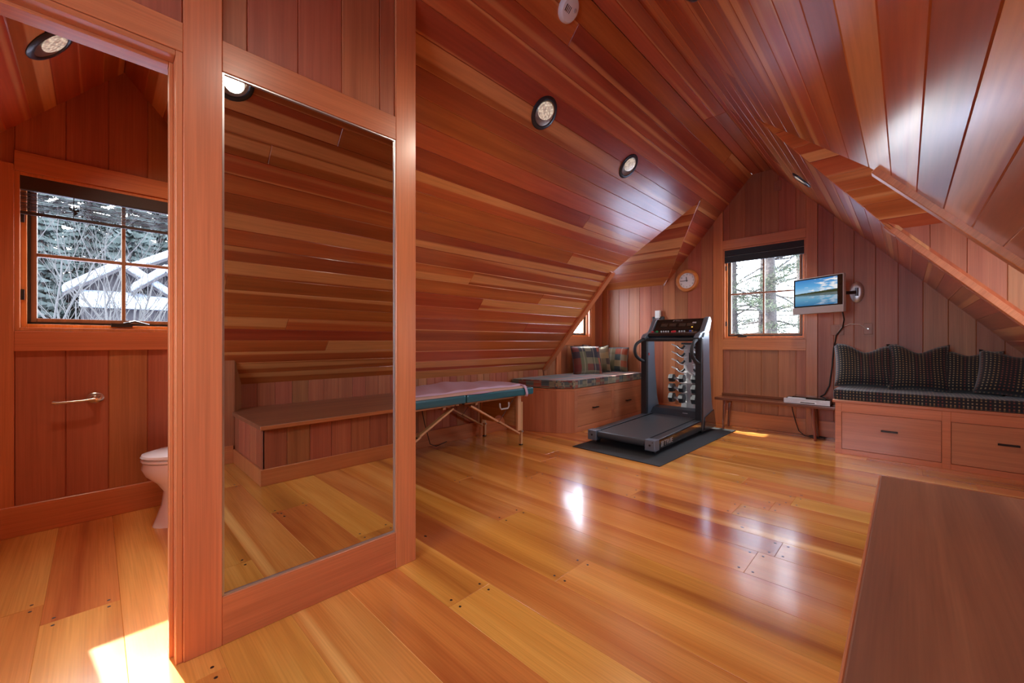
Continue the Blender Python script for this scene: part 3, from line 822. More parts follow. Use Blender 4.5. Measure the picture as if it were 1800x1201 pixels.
# ------------------------------------------------------------------ RIGHT DRAWER BENCH
t = thing('drawer_bench', 'long wooden drawer bench along the gable wall at the right', 'bench', (.25, 5.48, 0))
FY = 5.10
put(B().box(-.498, XE-.005, FY+.02, 5.84, 0, .50).build('carcass', W_BENCH, t, grain=(1, 0, 0)), t)
put(B().box(-.522, XE-.005, FY-.012, 5.84, .50, .528).build('seat_board', W_BENCH, t, grain=(1, 0, 0), bevel=.004), t)
ff = B(); fx = [(-.50, -.452), (.225, .277), (.955, XE-.005)]
for a, b in fx: ff.box(a, b, FY, FY+.022, 0, .50)
for (a, b), (c_, d_) in zip(fx[:-1], fx[1:]): ff.box(b, c_, FY, FY+.022, 0, .050); ff.box(b, c_, FY, FY+.022, .412, .50)
put(ff.build('face_frame', W_TRIM, t, grain=(1, 0, 0), bevel=.0015), t)
for (a, b), hx in (((-.448, .221), -.108), ((.281, .951), .59)):
    d = put(B().box(a, b, FY+.003, FY+.018, .054, .408).build('drawer', W_BENCH, t, grain=(1, 0, 0), bevel=.0015), t)
    handle(d, (hx, FY+.003, .27), 'X', .115, (0, -1, 0))
cushion('seat_cushion', 'black dotted box cushion on the right drawer bench', [(-.515, FY-.005), (XE-.01, FY-.005), (XE-.01, 5.80), (-.515, 5.80)], .530, .628, M_DOT, (1, 0, 0))
PG = 'black dotted pillows on the right bench'
pillow('throw_pillow', 'black dotted pillow at the left end of the right bench', 'pillow', PG, (-.30, 5.50, .855), (math.radians(-17), 0, math.radians(8)), .50, .47, .19, M_DOT, .085, 11)
pillow('throw_pillow', 'black dotted pillow second from the low table', 'pillow', PG, (.085, 5.50, .850), (math.radians(-18), 0, math.radians(4)), .44, .47, .19, M_DOT, .075, 12)
pillow('throw_pillow', 'black dotted pillow third from the low table, sitting lowest', 'pillow', PG, (.41, 5.52, .825), (math.radians(-20), 0, math.radians(-6)), .42, .43, .18, M_DOT, .06, 13)
pillow('throw_pillow', 'black dotted pillow at the right edge of the picture', 'pillow', PG, (.675, 5.38, .825), (math.radians(-24), math.radians(6), math.radians(-4)), .47, .42, .19, M_DOT, .05, 14)

# ------------------------------------------------------------------ PLATFORM BENCH under the camera
t = thing('platform_bench', 'wide wooden platform with a plain top in the lower right foreground', 'bench', (.47, 1.74, 0))
put(B().box(-.085, XE-.004, .865, 2.62, .425, .46).build('top_board', W_TOP, t, grain=(0, 1, 0), bevel=.004), t)
put(B().box(-.092, -.085, .865, 2.62, .428, .458).build('edge_strip', W_TRIM, t, grain=(0, 1, 0), bevel=.002), t)
put(B().box(-.04, XE-.004, .90, 2.59, 0, .425).build('carcass', W_WALL, t), t)
ys = [.885+i*.1725 for i in range(11)]
for a, b in zip(ys[:-1], ys[1:]):
    b = min(b, 2.60); put(board(t, [(-.055, a, .12), (-.055, b, .12), (-.055, b, .425), (-.055, a, .425)], (-1, 0, 0), W_WALL, (0, 0, 1), th=.014, name='front_board'), t)
xs = [-.055+i*.178 for i in range(6)]
for a, b in zip(xs[:-1], xs[1:]):
    for yy, s_ in ((.885, -1), (2.605, 1)):
        if s_ < 0 and b > .84: b = .80
        put(board(t, [(a, yy, .12), (b, yy, .12), (b, yy, .425), (a, yy, .425)], (0, s_, 0), W_WALL, (0, 0, 1), th=.014, name='end_board'), t)
put(B().box(-.072, -.055, .87, 2.62, 0, .125).box(-.055, .80, .87, .885, 0, .125).box(-.055, XE-.02, 2.605, 2.62, 0, .125).build('base_board', W_TRIM, t, grain=(0, 1, 0), bevel=.002), t)

# ------------------------------------------------------------------ LOW TABLE, DVD PLAYER
t = thing('low_bench_table', 'narrow dark walnut low table with tapered legs under the gable window', 'table', (-1.13, 5.64, 0))
put(B().box(-1.745, -.535, 5.49, 5.79, .362, .396).build('top', W_WALNUT, t, grain=(1, 0, 0), bevel=.006, seg=2), t)
put(B().box(-1.745, -.535, 5.774, 5.79, .396, .425).build('back_lip', W_WALNUT, t, grain=(1, 0, 0), bevel=.004), t)
for x in (-1.655, -.715):
    for y in (5.535, 5.745):
        sgx = -1 if x < -1 else 1
        put(B().tube([(x-sgx*.025, y, .362), (x, y, .0)], [.021, .012], 12).build('leg', W_WALNUT, t, smooth=True), t)
for x in (-1.63, -.74): put(B().bar((x, 5.54, .335), (x, 5.745, .335), .03, .03).build('cleat', W_WALNUT, t), t)
t = thing('media_player', 'silver disc player on the right end of the low walnut table', 'player', (-.79, 5.63, .396))
put(B().box(-1.0, -.585, 5.515, 5.76, .402, .452).build('case', M_BLACK, t, bevel=.003), t)
put(B().box(-1.003, -.582, 5.500, 5.516, .400, .456).build('front_panel', M_SILVERP, t, bevel=.003), t)
put(B().box(-.86, -.70, 5.497, 5.501, .412, .428).build('disc_tray', M_SILVER, t, bevel=.001), t)
put(B().box(-.845, -.715, 5.4955, 5.498, .415, .424).build('tray_slot', M_BLACKG, t), t)
for a, b, c_, d_ in [(-.99+i*.022, -.977+i*.022, .422, .430) for i in range(4)]+[(-.67+i*.03, -.65+i*.03, .434, .441) for i in range(3)]:
    put(B().box(a, b, 5.497, 5.501, c_, d_).build('button', M_SILVER, t), t)
for x in (-.97, -.62):
    for y in (5.53, 5.73): put(B().tube([(x, y, .396), (x, y, .403)], .012, 10).build('foot', M_BLACK, t), t)
t = thing('cable_box', 'flat black box with a remote stacked on the silver disc player', 'box', (-.8, 5.63, .456))
put(B().box(-.93, -.62, 5.54, 5.74, .4525, .478).build('case', M_BLACKG, t, bevel=.003), t)
put(B().box(-.97, -.80, 5.525, 5.555, .4525, .466).build('remote_control', M_SILVERP, t, bevel=.004), t)

# ------------------------------------------------------------------ TV on wall arm
t = thing('wall_television', 'small silver flat television on a wall arm showing a lake scene', 'television', (-.69, 5.47, 1.60))
p0, p1 = Vector((-.925, 5.57, 0)), Vector((-.455, 5.30, 0)); dx = (p1-p0).normalized(); nf = Vector((dx.y, -dx.x, 0)); LT = (p1-p0).length
Mt = Matrix(((dx.x, -nf.x, 0, p0.x), (dx.y, -nf.y, 0, p0.y), (0, 0, 1, 1.405), (0, 0, 0, 1)))
Mi = Matrix.Translation(-t.location) @ Mt
def tvb(b, name, mat, bevel=.003, **k):
    o = b.build(name, mat, t, bevel=bevel, **k); o.data.transform(Mi); return o
tvb(B().box(0, LT, 0, .045, .0, .395), 'housing', M_SILVERP, .008)
tvb(B().box(.012, LT-.006, -.003, .003, .075, .386), 'bezel', M_BLACKG, .002)
tvb(B().box(.0, LT, -.006, .0, .0, .074), 'speaker_bar', M_SILVERP, .003)
scr = bpy.data.meshes.new('screen'); SX0, SX1, SZ0, SZ1 = .03, LT-.055, .088, .374
scr.from_pydata([(SX0, -.0045, SZ0), (SX1, -.0045, SZ0), (SX1, -.0045, SZ1), (SX0, -.0045, SZ1), (SX0, -.003, SZ0), (SX1, -.003, SZ0), (SX1, -.003, SZ1), (SX0, -.003, SZ1)], [],
                [(0, 1, 2, 3), (4, 7, 6, 5), (0, 4, 5, 1), (1, 5, 6, 2), (2, 6, 7, 3), (3, 7, 4, 0)])
l = scr.uv_layers.new(name='UVMap'); uvs = [(0, 0), (1, 0), (1, 1), (0, 1)]*2
for p in scr.polygons:
    for li in p.loop_indices: l.data[li].uv = uvs[scr.loops[li].vertex_index]
scr.transform(Mi)
def screen_mat():
    m, n, b = newmat('lake_picture'); uv = N(n, 'ShaderNodeUVMap'); sp = N(n, 'ShaderNodeSeparateXYZ'); n.links.new(uv.outputs[0], sp.inputs[0])
    u, v = sp.outputs[0], sp.outputs[1]
    # mirrored height about the shore line
    hz = .44; h = math_n(n, 'ABSOLUTE', math_n(n, 'SUBTRACT', v, hz))
    skyc = ramp(n, h, [(0, (.42, .62, .78)), (.28, (.10, .36, .66)), (.56, (.035, .20, .50))])
    watc = ramp(n, h, [(0, (.20, .34, .42)), (.2, (.10, .30, .46)), (.44, (.02, .14, .30))])
    cx = N(n, 'ShaderNodeCombineXYZ'); n.links.new(math_n(n, 'MULTIPLY', u, 4.), cx.inputs[0]); n.links.new(math_n(n, 'MULTIPLY', h, 9.), cx.inputs[1])
    ns = N(n, 'ShaderNodeTexNoise'); ns.inputs['Scale'].default_value = 1.3; ns.inputs['Detail'].default_value = 6; n.links.new(cx.outputs[0], ns.inputs['Vector'])
    # cloud banks: lower left puff and right side
    right = math_n(n, 'MULTIPLY', u, .30); lowl = math_n(n, 'MULTIPLY', math_n(n, 'SUBTRACT', .35, h), .22)
    ck = math_n(n, 'MULTIPLY', math_n(n, 'SUBTRACT', math_n(n, 'ADD', math_n(n, 'ADD', ns.outputs[0], right), lowl), .70), 7., True)
    skyc = mix(n, ck, skyc, (.82, .80, .80)); watc = mix(n, math_n(n, 'MULTIPLY', ck, .6), watc, (.50, .52, .58))
    up = math_n(n, 'GREATER_THAN', v, hz); col = mix(n, up, watc, skyc)
    # tree line, rising to the right
    n2 = N(n, 'ShaderNodeTexNoise'); n2.inputs['Scale'].default_value = 22; n.links.new(uv.outputs[0], n2.inputs['Vector'])
    th_ = math_n(n, 'ADD', math_n(n, 'ADD', .022, math_n(n, 'MULTIPLY', u, .07)), math_n(n, 'MULTIPLY', n2.outputs[0], .035))
    tl = math_n(n, 'LESS_THAN', h, th_); up2 = math_n(n, 'MAXIMUM', up, .75)
    col = mix(n, math_n(n, 'MULTIPLY', tl, up2), col, (.03, .045, .02))
    b.inputs['Base Color'].default_value = (.01, .01, .01, 1); b.inputs['Roughness'].default_value = .25
    n.links.new(col, b.inputs['Emission Color']); b.inputs['Emission Strength'].default_value = .46
    return m
scr.materials.append(screen_mat()); so_ = bpy.data.objects.new('screen', scr); C.objects.link(so_); so_.parent = t
mid = p0.lerp(p1, .55)-nf*.045
ar = B().box(-.05, .05, -.02, .02, -.05, .05)
ar.v = [tuple(Vector(v)+Vector((mid.x, mid.y+.02, 1.63))) for v in ar.v]
ar.bar((mid.x, mid.y+.03, 1.63), (-.52, 5.70, 1.63), .03, .035).bar((-.52, 5.70, 1.63), (-.395, 5.82, 1.64), .03, .035)
put(ar.build('swing_arm', M_DGREY, t, bevel=.003), t)
Mp = Matrix.Translation((-.385, YW-.001, 1.645)) @ Matrix.Rotation(PI/2, 4, 'X')
put(B().lathe([(.062, 0), (.062, .010), (.050, .022), (.034, .028), (.0001, .028)], 32, Mp, 1., 1.85).build('wall_plate', M_SILVER, t, smooth=True), t)
put(B().tube([(-.385, YW-.035, 1.60), (-.385, YW-.035, 1.69)], .016, 14).build('pivot', M_GREY, t, smooth=True), t)

# cords by the television
t = B().tube([(-.47, 5.40, 1.41), (-.475, 5.62, 1.34), (-.50, 5.78, 1.26), (-.56, 5.82, 1.17), (-.585, 5.83, 1.02), (-.60, 5.83, .80), (-.62, 5.80, .60), (-.66, 5.78, .50), (-.70, 5.70, .47)], .007, 8).build('television_cable', M_CORD, None, smooth=True)
tag(t, 'black cable hanging from the television behind the leftmost dotted pillow', 'cable')
t = B().tube([(-.30, YW-.022, 1.235), (-.36, YW-.05, 1.285), (-.44, YW-.06, 1.292), (-.51, YW-.05, 1.262), (-.55, YW-.03, 1.20)], .004, 8).build('antenna_cable', M_WCORD, None, smooth=True)
tag(t, 'thin white cable arching from the wall plate under the television', 'cable')
pts = [(-.98, 5.81, .37), (-.965, 5.78, .28), (-.93, 5.77, .14), (-.90, 5.76, .05), (-.84, 5.72, .012), (-.74, 5.68, .008), (-.66, 5.70, .008), (-.64, 5.76, .010), (-.70, 5.80, .010), (-.78, 5.79, .010), (-.80, 5.74, .012), (-.72, 5.70, .016), (-.65, 5.73, .016)]
t = B().tube(pts, .005, 8).build('power_cord', M_CORD, None, smooth=True); tag(t, 'black power cord coiled on the floor under the low walnut table', 'cord')
t = B().tube([(-.76, 5.81, .37), (-.77, 5.82, .30), (-.775, 5.82, .25)], [.003, .004, .009], 8).build('hanging_cord', M_CORD, None, smooth=True); tag(t, 'short black cord end hanging below the back of the low table', 'cord')

# wall plates
def plate(x, z, w_, h_, label, mat, sock='outlet'):
    t = thing('outlet_plate', label, 'outlet', (x, YW, z))
    B().box(-w_/2, w_/2, -.006, .012, -h_/2, h_/2).build('cover', mat, t, bevel=.002)
    if sock == 'outlet':
        for zz in (-.025, .025): B().box(-.014, .014, -.009, -.005, zz-.015, zz+.015).build('socket', mat, t, bevel=.003)
    else: B().tube([(0, -.018, 0), (0, -.004, 0)], .007, 10).build('socket', M_SILVER, t, smooth=True)
    return t
plate(-1.131, 3.02, .075, .118, 'wood-coloured double outlet high in the gable above the window', M_PLATE)
plate(-.556, 1.232, .118, .118, 'wood-coloured wall plate under the television beside the window casing', M_PLATE)
plate(-.293, 1.238, .072, .118, 'wood-coloured cable plate with a white cable plugged in', M_PLATE, 'coax')
plate(-2.80, .32, .075, .118, 'black outlet low on the gable wall between bench and treadmill', M_BLACK)

# wall phone / holder behind the treadmill console
t = thing('wall_phone', 'black cordless phone in a wall holder with white top, behind the treadmill', 'phone', (-2.64, YW, 1.35))
B().box(-.09, .09, -.035, 0, -.20, .12).build('holder', M_BLACK, t, bevel=.008)
B().box(-.040, .035, -.05, 0, .10, .21).build('adaptor', M_WHITE, t, bevel=.005)
B().box(-.030, .022, -.055, -.03, .00, .095).build('keypad', M_SILVERP, t, bevel=.003)
kb = B()
for i in range(3):
    for j in range(4): kb.box(-.026+i*.016, -.015+i*.016, -.058, -.054, .008+j*.021, .020+j*.021)
kb.build('keys', M_GREY, t)
B().tube([(-.075, -.045, -.18), (-.055, -.06, -.05), (-.03, -.062, .0)], .004, 6).build('cord', M_SILVERP, t, smooth=True)

# clock
t = thing('wall_clock', 'round orange-wood wall clock with white dial left of the gable window', 'clock', (-2.225, YW, 1.962))
Mc = Matrix.Rotation(PI/2, 4, 'X')
M_CLK = W_WIN
B().lathe([(.108, .012), (.112, .026), (.125, .034), (.145, .030), (.158, .012), (.160, 0)], 48, Mc).build('rim', M_CLK, t, smooth=True)
dl = B().lathe([(.111, .014), (.0001, .0145)], 48, Mc).build('dial', M_WHITE, t)
for i in range(12):
    a = i*PI/6; c_, s_ = math.sin(a), math.cos(a)
    text(str(12 if i == 0 else i), .026, Matrix.Translation((c_*.088, -.016, s_*.088)) @ Matrix.Rotation(PI/2, 4, 'X'), M_BLACK, dl, 'numeral')
def hand(a, L, w_, nm):
    d = Vector((math.sin(a), 0, math.cos(a)))
    B().bar(Vector((0, -.020, 0))-d*.015, Vector((0, -.020, 0))+d*L, w_, .002, (0, 1, 0)).build(nm, M_BLACK, t)
hand(math.radians(-6), .055, .008, 'hour_hand'); hand(math.radians(-90), .085, .006, 'minute_hand')
B().lathe([(.006, .018), (.006, .024), (.0001, .024)], 12, Mc).build('hub', M_BLACK, t)

# ------------------------------------------------------------------ BLINDS
t = thing('window_blind', 'dark cloth shade raised at the top of the gable window', 'blind', (-1.30, YW, 2.33))
B().box(-.448, .450, .004, .05, -.092, -.003).build('valance', M_BLIND, t, bevel=.004)
B().tube([(-.440, .022, -.099), (.440, .022, -.099)], .007, 8).build('roller_tube', M_SILVER, t, smooth=True)
fb = B()
for i in range(3): fb.box(-.442+.002*i, .442, .002+.006*i, .03+.006*i, -.185+.006*i, -.104)
fb.build('folded_shade', M_BLIND, t, bevel=.005)
t = thing('bamboo_blind', 'dark bamboo slat blind rolled up at the top of the bathroom window', 'blind', (XW, .13, 2.066))
B().box(-.035, -.002, -.445, .445, -.098, -.002).build('head_rail', M_BAMBOO, t, bevel=.004)
for i in range(13):
    z = -.112-.0075*i-(.004 if i > 6 else 0)
    B().box(-.030+.003*(i % 3), -.024+.003*(i % 3), -.44, .44, z-.0018, z+.0018).build('slat', M_BAMBOO, t)
B().box(-.032, -.014, -.442, .442, -.236, -.218).build('bottom_rail', M_BAMBOO, t, bevel=.003)
for y in (-.22, .22):
    B().tube([(-.012, y, -.09), (-.012, y, -.16), (-.012, y, -.22)], .0025, 6).build('lift_cord', M_CORD, t)
kn = B()
for i in range(7):
    a = random.uniform(0, 6.28); kn.tube([(-.008, -.22+.022*math.cos(a), -.175+.025*math.sin(a)), (-.002, -.22, -.175+.008*math.sin(a*2)), (-.008, -.22-.022*math.cos(a+.8), -.175-.025*math.sin(a+.8))], .0035, 5)
kn.build('cord_knot', M_CORD, t, smooth=True)

# ------------------------------------------------------------------ BATHROOM
t = thing('toilet_paper_holder', 'brushed metal paper holder arm on the bathroom wall beside the toilet', 'paper holder', (XW, .0, .752))
Mh = Matrix.Rotation(PI/2, 4, 'Y')
B().lathe([(.040, .0), (.040, .006), (.030, .012), (.020, .014), (.014, .030), (.013, .050), (.0001, .052)], 28, Mh, .8, 1.).build('rosette', M_CHROME, t, smooth=True)
B().tube([(.045, .0, -.004), (.048, -.06, -.010), (.048, -.155, -.012), (.048, -.175, -.008)], [.009, .0075, .0075, .010], 12).build('arm', M_CHROME, t, smooth=True)

TX, TY = -3.20, .19
t = thing('toilet', 'white elongated toilet half hidden behind the bathroom door jamb', 'toilet', (TX, TY, 0))
def ring(cx, cy, rx, ry0, ry1, z, n=28):
    r = []
    for j in range(n):
        a = 2*PI*j/n; c_, s_ = math.cos(a), math.sin(a)
        r.append((cx+rx*c_*(abs(c_)**-.08 if abs(c_) > .05 else 1), cy+(ry1*s_ if s_ > 0 else ry0*s_), z))
    return r
def loft(rings, caps=True):
    b = B(); n = len(rings[0])
    for r in rings: b.v += r
    for i in range(len(rings)-1):
        for j in range(n): b.f.append((i*n+j, i*n+(j+1) % n, (i+1)*n+(j+1) % n, (i+1)*n+j))
    if caps: b.f.append(tuple(range(n))[::-1]); b.f.append(tuple((len(rings)-1)*n+j for j in range(n)))
    return b
# local y: 0 = front of bowl, growing towards the tank
loft([ring(0, .33, .122, .285, .30, 0), ring(0, .33, .118, .275, .29, .03), ring(0, .33, .104, .245, .27, .12), ring(0, .33, .104, .235, .26, .20), ring(0, .32, .138, .262, .28, .26),
      ring(0, .29, .172, .28, .30, .31), ring(0, .28, .182, .285, .31, .35), ring(0, .28, .180, .278, .31, .385)]).build('bowl', M_PORC, t, smooth=True)
loft([ring(0, .28, .180, .280, .22, .389), ring(0, .28, .186, .288, .23, .395), ring(0, .28, .186, .288, .23, .405), ring(0, .28, .18, .280, .22, .409)]).build('seat', M_PORC, t, smooth=True)
loft([ring(0, .28, .182, .282, .22, .413), ring(0, .28, .187, .290, .23, .420), ring(0, .28, .184, .284, .23, .432), ring(0, .28, .15, .24, .20, .442), ring(0, .28, .06, .10, .08, .447)]).build('lid', M_PORC, t, smooth=True)
B().box(-.21, .21, .56, .76, .38, .70).build('tank', M_PORC, t, bevel=.03, seg=3, smooth=True)
B().box(-.22, .22, .55, .77, .70, .735).build('tank_lid', M_PORC, t, bevel=.012, seg=2, smooth=True)
B().tube([(-.21, .60, .65), (-.235, .60, .65), (-.235, .66, .64)], .007, 8).build('flush_lever', M_CHROME, t, smooth=True)

# ------------------------------------------------------------------ MASSAGE TABLE
t = thing('massage_table', 'folding massage table with teal vinyl top and pale wooden legs', 'massage table', (-3.22, 2.36, 0))
def T(b, name, mat, **k): return put(b.build(name, mat, t, **k), t)
YA, YB, YM = 1.43, 3.29, 2.36; X0, X1 = -3.57, -2.87
for a, b in ((YA, YM-.003), (YM+.003, YB)):
    T(B().box(X0, X1, a, b, .535, .612), 'padded_top', M_TEAL, bevel=.026, seg=4, smooth=True)
    T(B().box(X0+.03, X0+.05, a+.04, b-.005, .495, .535).box(X1-.12, X1-.10, a+.04, b-.005, .505, .535).box(X0+.05, X1-.10, a+.04, a+.06, .505, .535).box(X0+.05, X1-.10, b-.06, b-.04, .505, .535), 'rail_frame', W_PALE, bevel=.002)
for yl, sg in ((3.12, 1), (1.60, -1)):
    for xl in (X1-.062, X0+.062):
        T(B().box(xl-.016, xl+.016, yl-.032, yl+.018, .16, .535), 'leg', W_PALE, grain=(0, 0, 1), bevel=.003)
        ext = B().box(xl-.016, xl+.016, yl+sg*.019, yl+sg*.045, .012, .46)
        for i in range(9): ext.box(xl-.015, xl+.015, yl+sg*.041, yl+sg*.047, .10+i*.032, .112+i*.032)
        T(ext, 'leg_extension', W_PALE, grain=(0, 0, 1), bevel=.002)
        T(B().box(xl-.016, xl+.016, yl+sg*.014, yl+sg*.049, 0, .014), 'foot', M_BLACK, bevel=.003)
        ks = B().tube([(xl+.013, yl+sg*.03, .15), (xl+.032, yl+sg*.03, .15)], .010, 10)
        T(ks, 'knob', M_SILVER, smooth=True)
        # folding brace in two pieces with a hinge
        a = Vector((xl, yl, .13)); b = Vector((xl, YM+sg*.10, .495)); m = a.lerp(b, .42)
        T(B().bar(a, m+(b-a).normalized()*.03,   .018, .042, (1, 0, 0)), 'brace', W_PALE, bevel=.002)
        T(B().bar(m+Vector((-.016, 0, 0)), b+Vector((-.016, 0, 0)),   .018, .042, (1, 0, 0)), 'brace', W_PALE, bevel=.002)
        T(B().tube([m-Vector((.03, 0, 0)), m+Vector((.018, 0, 0))], .011, 10), 'hinge_bolt', M_BRONZE, smooth=True)
        c_ = B().tube([(xl-.02, yl-sg*.05, .51), tuple(m+Vector((-.02, 0, 0)))], .0025, 6)
        T(c_, 'support_cable', M_CORD)
    # end panel with a round cut-out
    y = yl+sg*.0; pan = []; n = 18
    x0, x1, z0, z1 = X0+.078, X1-.078, .20, .50
    arc = [(x0, z1), (x0, z0)]
    xm = (x0+x1)/2; R = .085
    for i in range(n+1):
        a = PI-PI*i/n; arc.append((xm+R*math.cos(a), z0+R*math.sin(a)))
    arc += [(x1, z0), (x1, z1)]
    T(B().extr([(x, y-.006, z) for x, z in arc], (0, .012, 0)), 'end_panel', W_PALE, grain=(1, 0, 0), bevel=.001)
T(B().bar((X1-.08, 2.55, .50), (X0+.08, 2.55, .50), .03, .02).bar((X1-.08, 2.17, .50), (X0+.08, 2.17, .50), .03, .02), 'cross_rail', W_PALE)
hd = [(X1-.022, 2.80, .485), (X1-.018, 2.80, .445), (X1-.016, 2.815, .425), (X1-.016, 2.91, .425), (X1-.018, 2.925, .445), (X1-.022, 2.925, .485)]
T(B().tube(hd, .0085, 8), 'carry_handle', M_SILVERP, smooth=True)
T(B().tube([(X0+.2, 2.2, .49), (X0+.22, 2.23, .30), (X0+.18, 2.32, .08), (X0+.10, 2.45, .02), (X0+.05, 2.62, .03)], .004, 6), 'loose_cable', M_CORD, smooth=True)

# fleece cover lying on the table
t = thing('fleece_cover', 'pink-lavender fleece pad spread over the teal massage table', 'fleece', (-3.22, 2.36, .612))
n, m_ = 60, 24; vs = []
FA, FB = YA+.0, YB-.03; FX0, FX1 = X0+.02, X1-.012
rnd = random.Random(4)
def ftop(x, y):
    e = min(1, max(0, (FX1-x)/.045), max(0, (x-FX0)/.045)); e2 = min(1, max(0, (FB-y)/.10), max(0, (y-FA)/.1))
    k = (math.sqrt(max(0, 1-(1-e)**2)))*(math.sqrt(max(0, 1-(1-e2)**2)))
    return .614+.036*k+k*(.016*math.exp(-((y-2.55)/.28)**2)+.008*math.sin(7*y+3*x)*math.sin(9*x+1)+.004*math.sin(23*y+x*11))
for j in range(m_+1):
    for i in range(n+1):
        y = FA+(FB-FA)*i/n; x = FX0+(FX1-FX0)*j/m_
        w1 = .018*math.sin(5.2*y+1.)+.010*math.sin(13*y); 
        xx = x+w1*(j/m_)**3
        vs.append((xx, y-.035*((2*j/m_-1)**4)*(i/n)**6, ftop(x, y)))
fs = [(j*(n+1)+i, j*(n+1)+i+1, (j+1)*(n+1)+i+1, (j+1)*(n+1)+i) for j in range(m_) for i in range(n)]
b = B().add(vs, fs); o = put(b.build('fleece_pad', M_FLEECE, t, smooth=True, uvoff=(0, 0)), t)
sol = o.modifiers.new('thick', 'SOLIDIFY'); sol.thickness = .010; sol.offset = -1
# darker tufted underside edge
vs = []; n = 60
for i in range(n+1):
    y = FA+(FB-.12-FA)*i/n; w1 = .018*math.sin(5.2*y+1.)+.010*math.sin(13*y)
    zt = .636+.012*math.exp(-((y-2.55)/.28)**2)
    vs += [(FX1+w1-.03, y, zt), (FX1+w1*.6+.004, y, zt-.006), (FX1+.004+w1*.3, y, .612), (FX1-.03, y, .610)]
fs = [(i*4+k, i*4+k+1, i*4+k+5, i*4+k+4) for i in range(n) for k in range(3)]
put(B().add(vs, fs).build('tufted_edge', M_FLEECE2, t, smooth=True), t)
st = []
for x, z in ((FX1-.05, .646), (FX1+.002, .640), (X1+.010, .60), (X1+.012, .55), (X1-.004, .52)): st.append((x, z))
vs = []
for x, z in st: vs += [(x, 3.13+(.64-z)*.25, z), (x, 3.165+(.64-z)*.25, z)]
fs = [(2*i, 2*i+1, 2*i+3, 2*i+2) for i in range(len(st)-1)]
o = put(B().add(vs, fs).build('elastic_strap', M_FLEECE, t, smooth=True), t); sd_ = o.modifiers.new('th', 'SOLIDIFY'); sd_.thickness = .004

# ------------------------------------------------------------------ EXERCISE MAT, TREADMILL
b = B().prism([(-2.497, 3.475), (-1.545, 3.445), (-1.500, 5.50), (-2.46, 5.53)], 0.001, .007)
o = b.build('exercise_mat', M_PAD, None, bevel=.002); tag(o, 'thin black rubber mat on the floor under the treadmill', 'mat')

TMX, TMY = -2.075, 3.70
t = thing('treadmill', 'black and grey treadmill with console and looped handrails on a black mat', 'treadmill', (TMX, TMY, .007))
def K(b, name, mat, **k): return b.build(name, mat, t, **k)
# side rails, end caps
for s_ in (-1, 1):
    x0, x1 = s_*.285, s_*.372
    K(B().extr([(x0, .07, .055), (x0, 1.42, .055), (x0, 1.42, .165), (x0, .07, .138)], (x1-x0, 0, 0)), 'side_rail', M_BLACKG, bevel=.008, seg=2)
    K(B().extr([(s_*.283, .09, .139), (s_*.283, 1.38, .166), (s_*.283, 1.38, .172), (s_*.283, .09, .145)], (s_*.080, 0, 0)), 'foot_rail', M_DGREY, bevel=.003)
    e = B().box(s_*.270, s_*.376, -.012, .085, .045, .150)
    e = K(e, 'end_cap', M_GREY, bevel=.010, seg=2)
    be = B().tube([(s_*.323, -.016, .10), (s_*.323, -.008, .10)], .010, 10).tube([(s_*.350, -.015, .13), (s_*.350, -.008, .13)], .005, 8)
    be.build('adjuster_bolt', M_BLACK, e, smooth=True)
    K(B().tube([(s_*.33, .10, .028), (s_*.30, .10, .028)], .026, 14), 'wheel', M_BLACK, smooth=True)
    K(B().tube([(s_*.33, 1.35, .024), (s_*.29, 1.35, .024)], .022, 14), 'foot', M_BLACK, smooth=True)
# running belt wrapped round the rear roller
prof = [(.02+.045*0, .0)]; pr = []
R = .036; cy = .035; cz = .105
for i in range(13):
    a = -PI/2-PI*i/12; pr.append((cy+R*math.cos(a), cz+R*math.sin(a)))
pr = [(1.30, .075)]+pr+[(1.36, .167), (1.36, .155), (.05, .128)]
K(B().extr([(-.262, y, z) for y, z in pr], (.524, 0, 0)), 'running_belt', M_BELT, grain=(0, 1, 0))
K(B().box(-.27, .27, .10, 1.34, .06, .12), 'deck_board', M_BLACK)
K(B().box(-.285, .285, .16, .20, .035, .075).box(-.285, .285, 1.0, 1.04, .035, .075), 'cross_member', M_DGREY, bevel=.003)
# motor cover
K(B().extr([(-.335, 1.34, .05), (-.335, 1.34, .170), (-.335, 1.42, .235), (-.335, 1.56, .250), (-.335, 1.66, .16), (-.335, 1.66, .05)], (.67, 0, 0)), 'motor_cover', M_DGREY, bevel=.012, seg=2, smooth=True)
K(B().box(.10, .16, 1.352, 1.356, .205, .215), 'badge', M_SILVER)
# uprights
for s_ in (-1, 1):
    side = [(1.235, .04), (1.235, 1.12), (1.30, 1.20), (1.44, 1.20), (1.46, .80), (1.53, .36), (1.66, .06), (1.66, .04)]
    x0, x1 = s_*.312, s_*.376
    K(B().extr([(x0, y+.02, z) for y, z in side], (x1-x0, 0, 0)), 'upright', M_GREY if s_ < 0 else M_GREY, bevel=.006, seg=2)
    K(B().box(s_*.300, s_*.378, 1.215, 1.262, .05, 1.14), 'front_column', M_BLACK, bevel=.010, seg=2)
    K(B().extr([(s_*.376, 1.26, .04), (s_*.376, 1.30, .20), (s_*.376, 1.60, .26), (s_*.376, 1.68, .04)], (s_*.012, 0, 0)), 'side_cover', M_BLACKG, bevel=.004)
# console
front = [(1.28, 1.135), (1.24, 1.165), (1.26, 1.195), (1.40, 1.235), (1.52, 1.38), (1.56, 1.385), (1.57, 1.34), (1.44, 1.13)]
K(B().extr([(-.30, y, z) for y, z in front], (.60, 0, 0)), 'console_body', M_BLACKG, bevel=.008, seg=2, smooth=True)
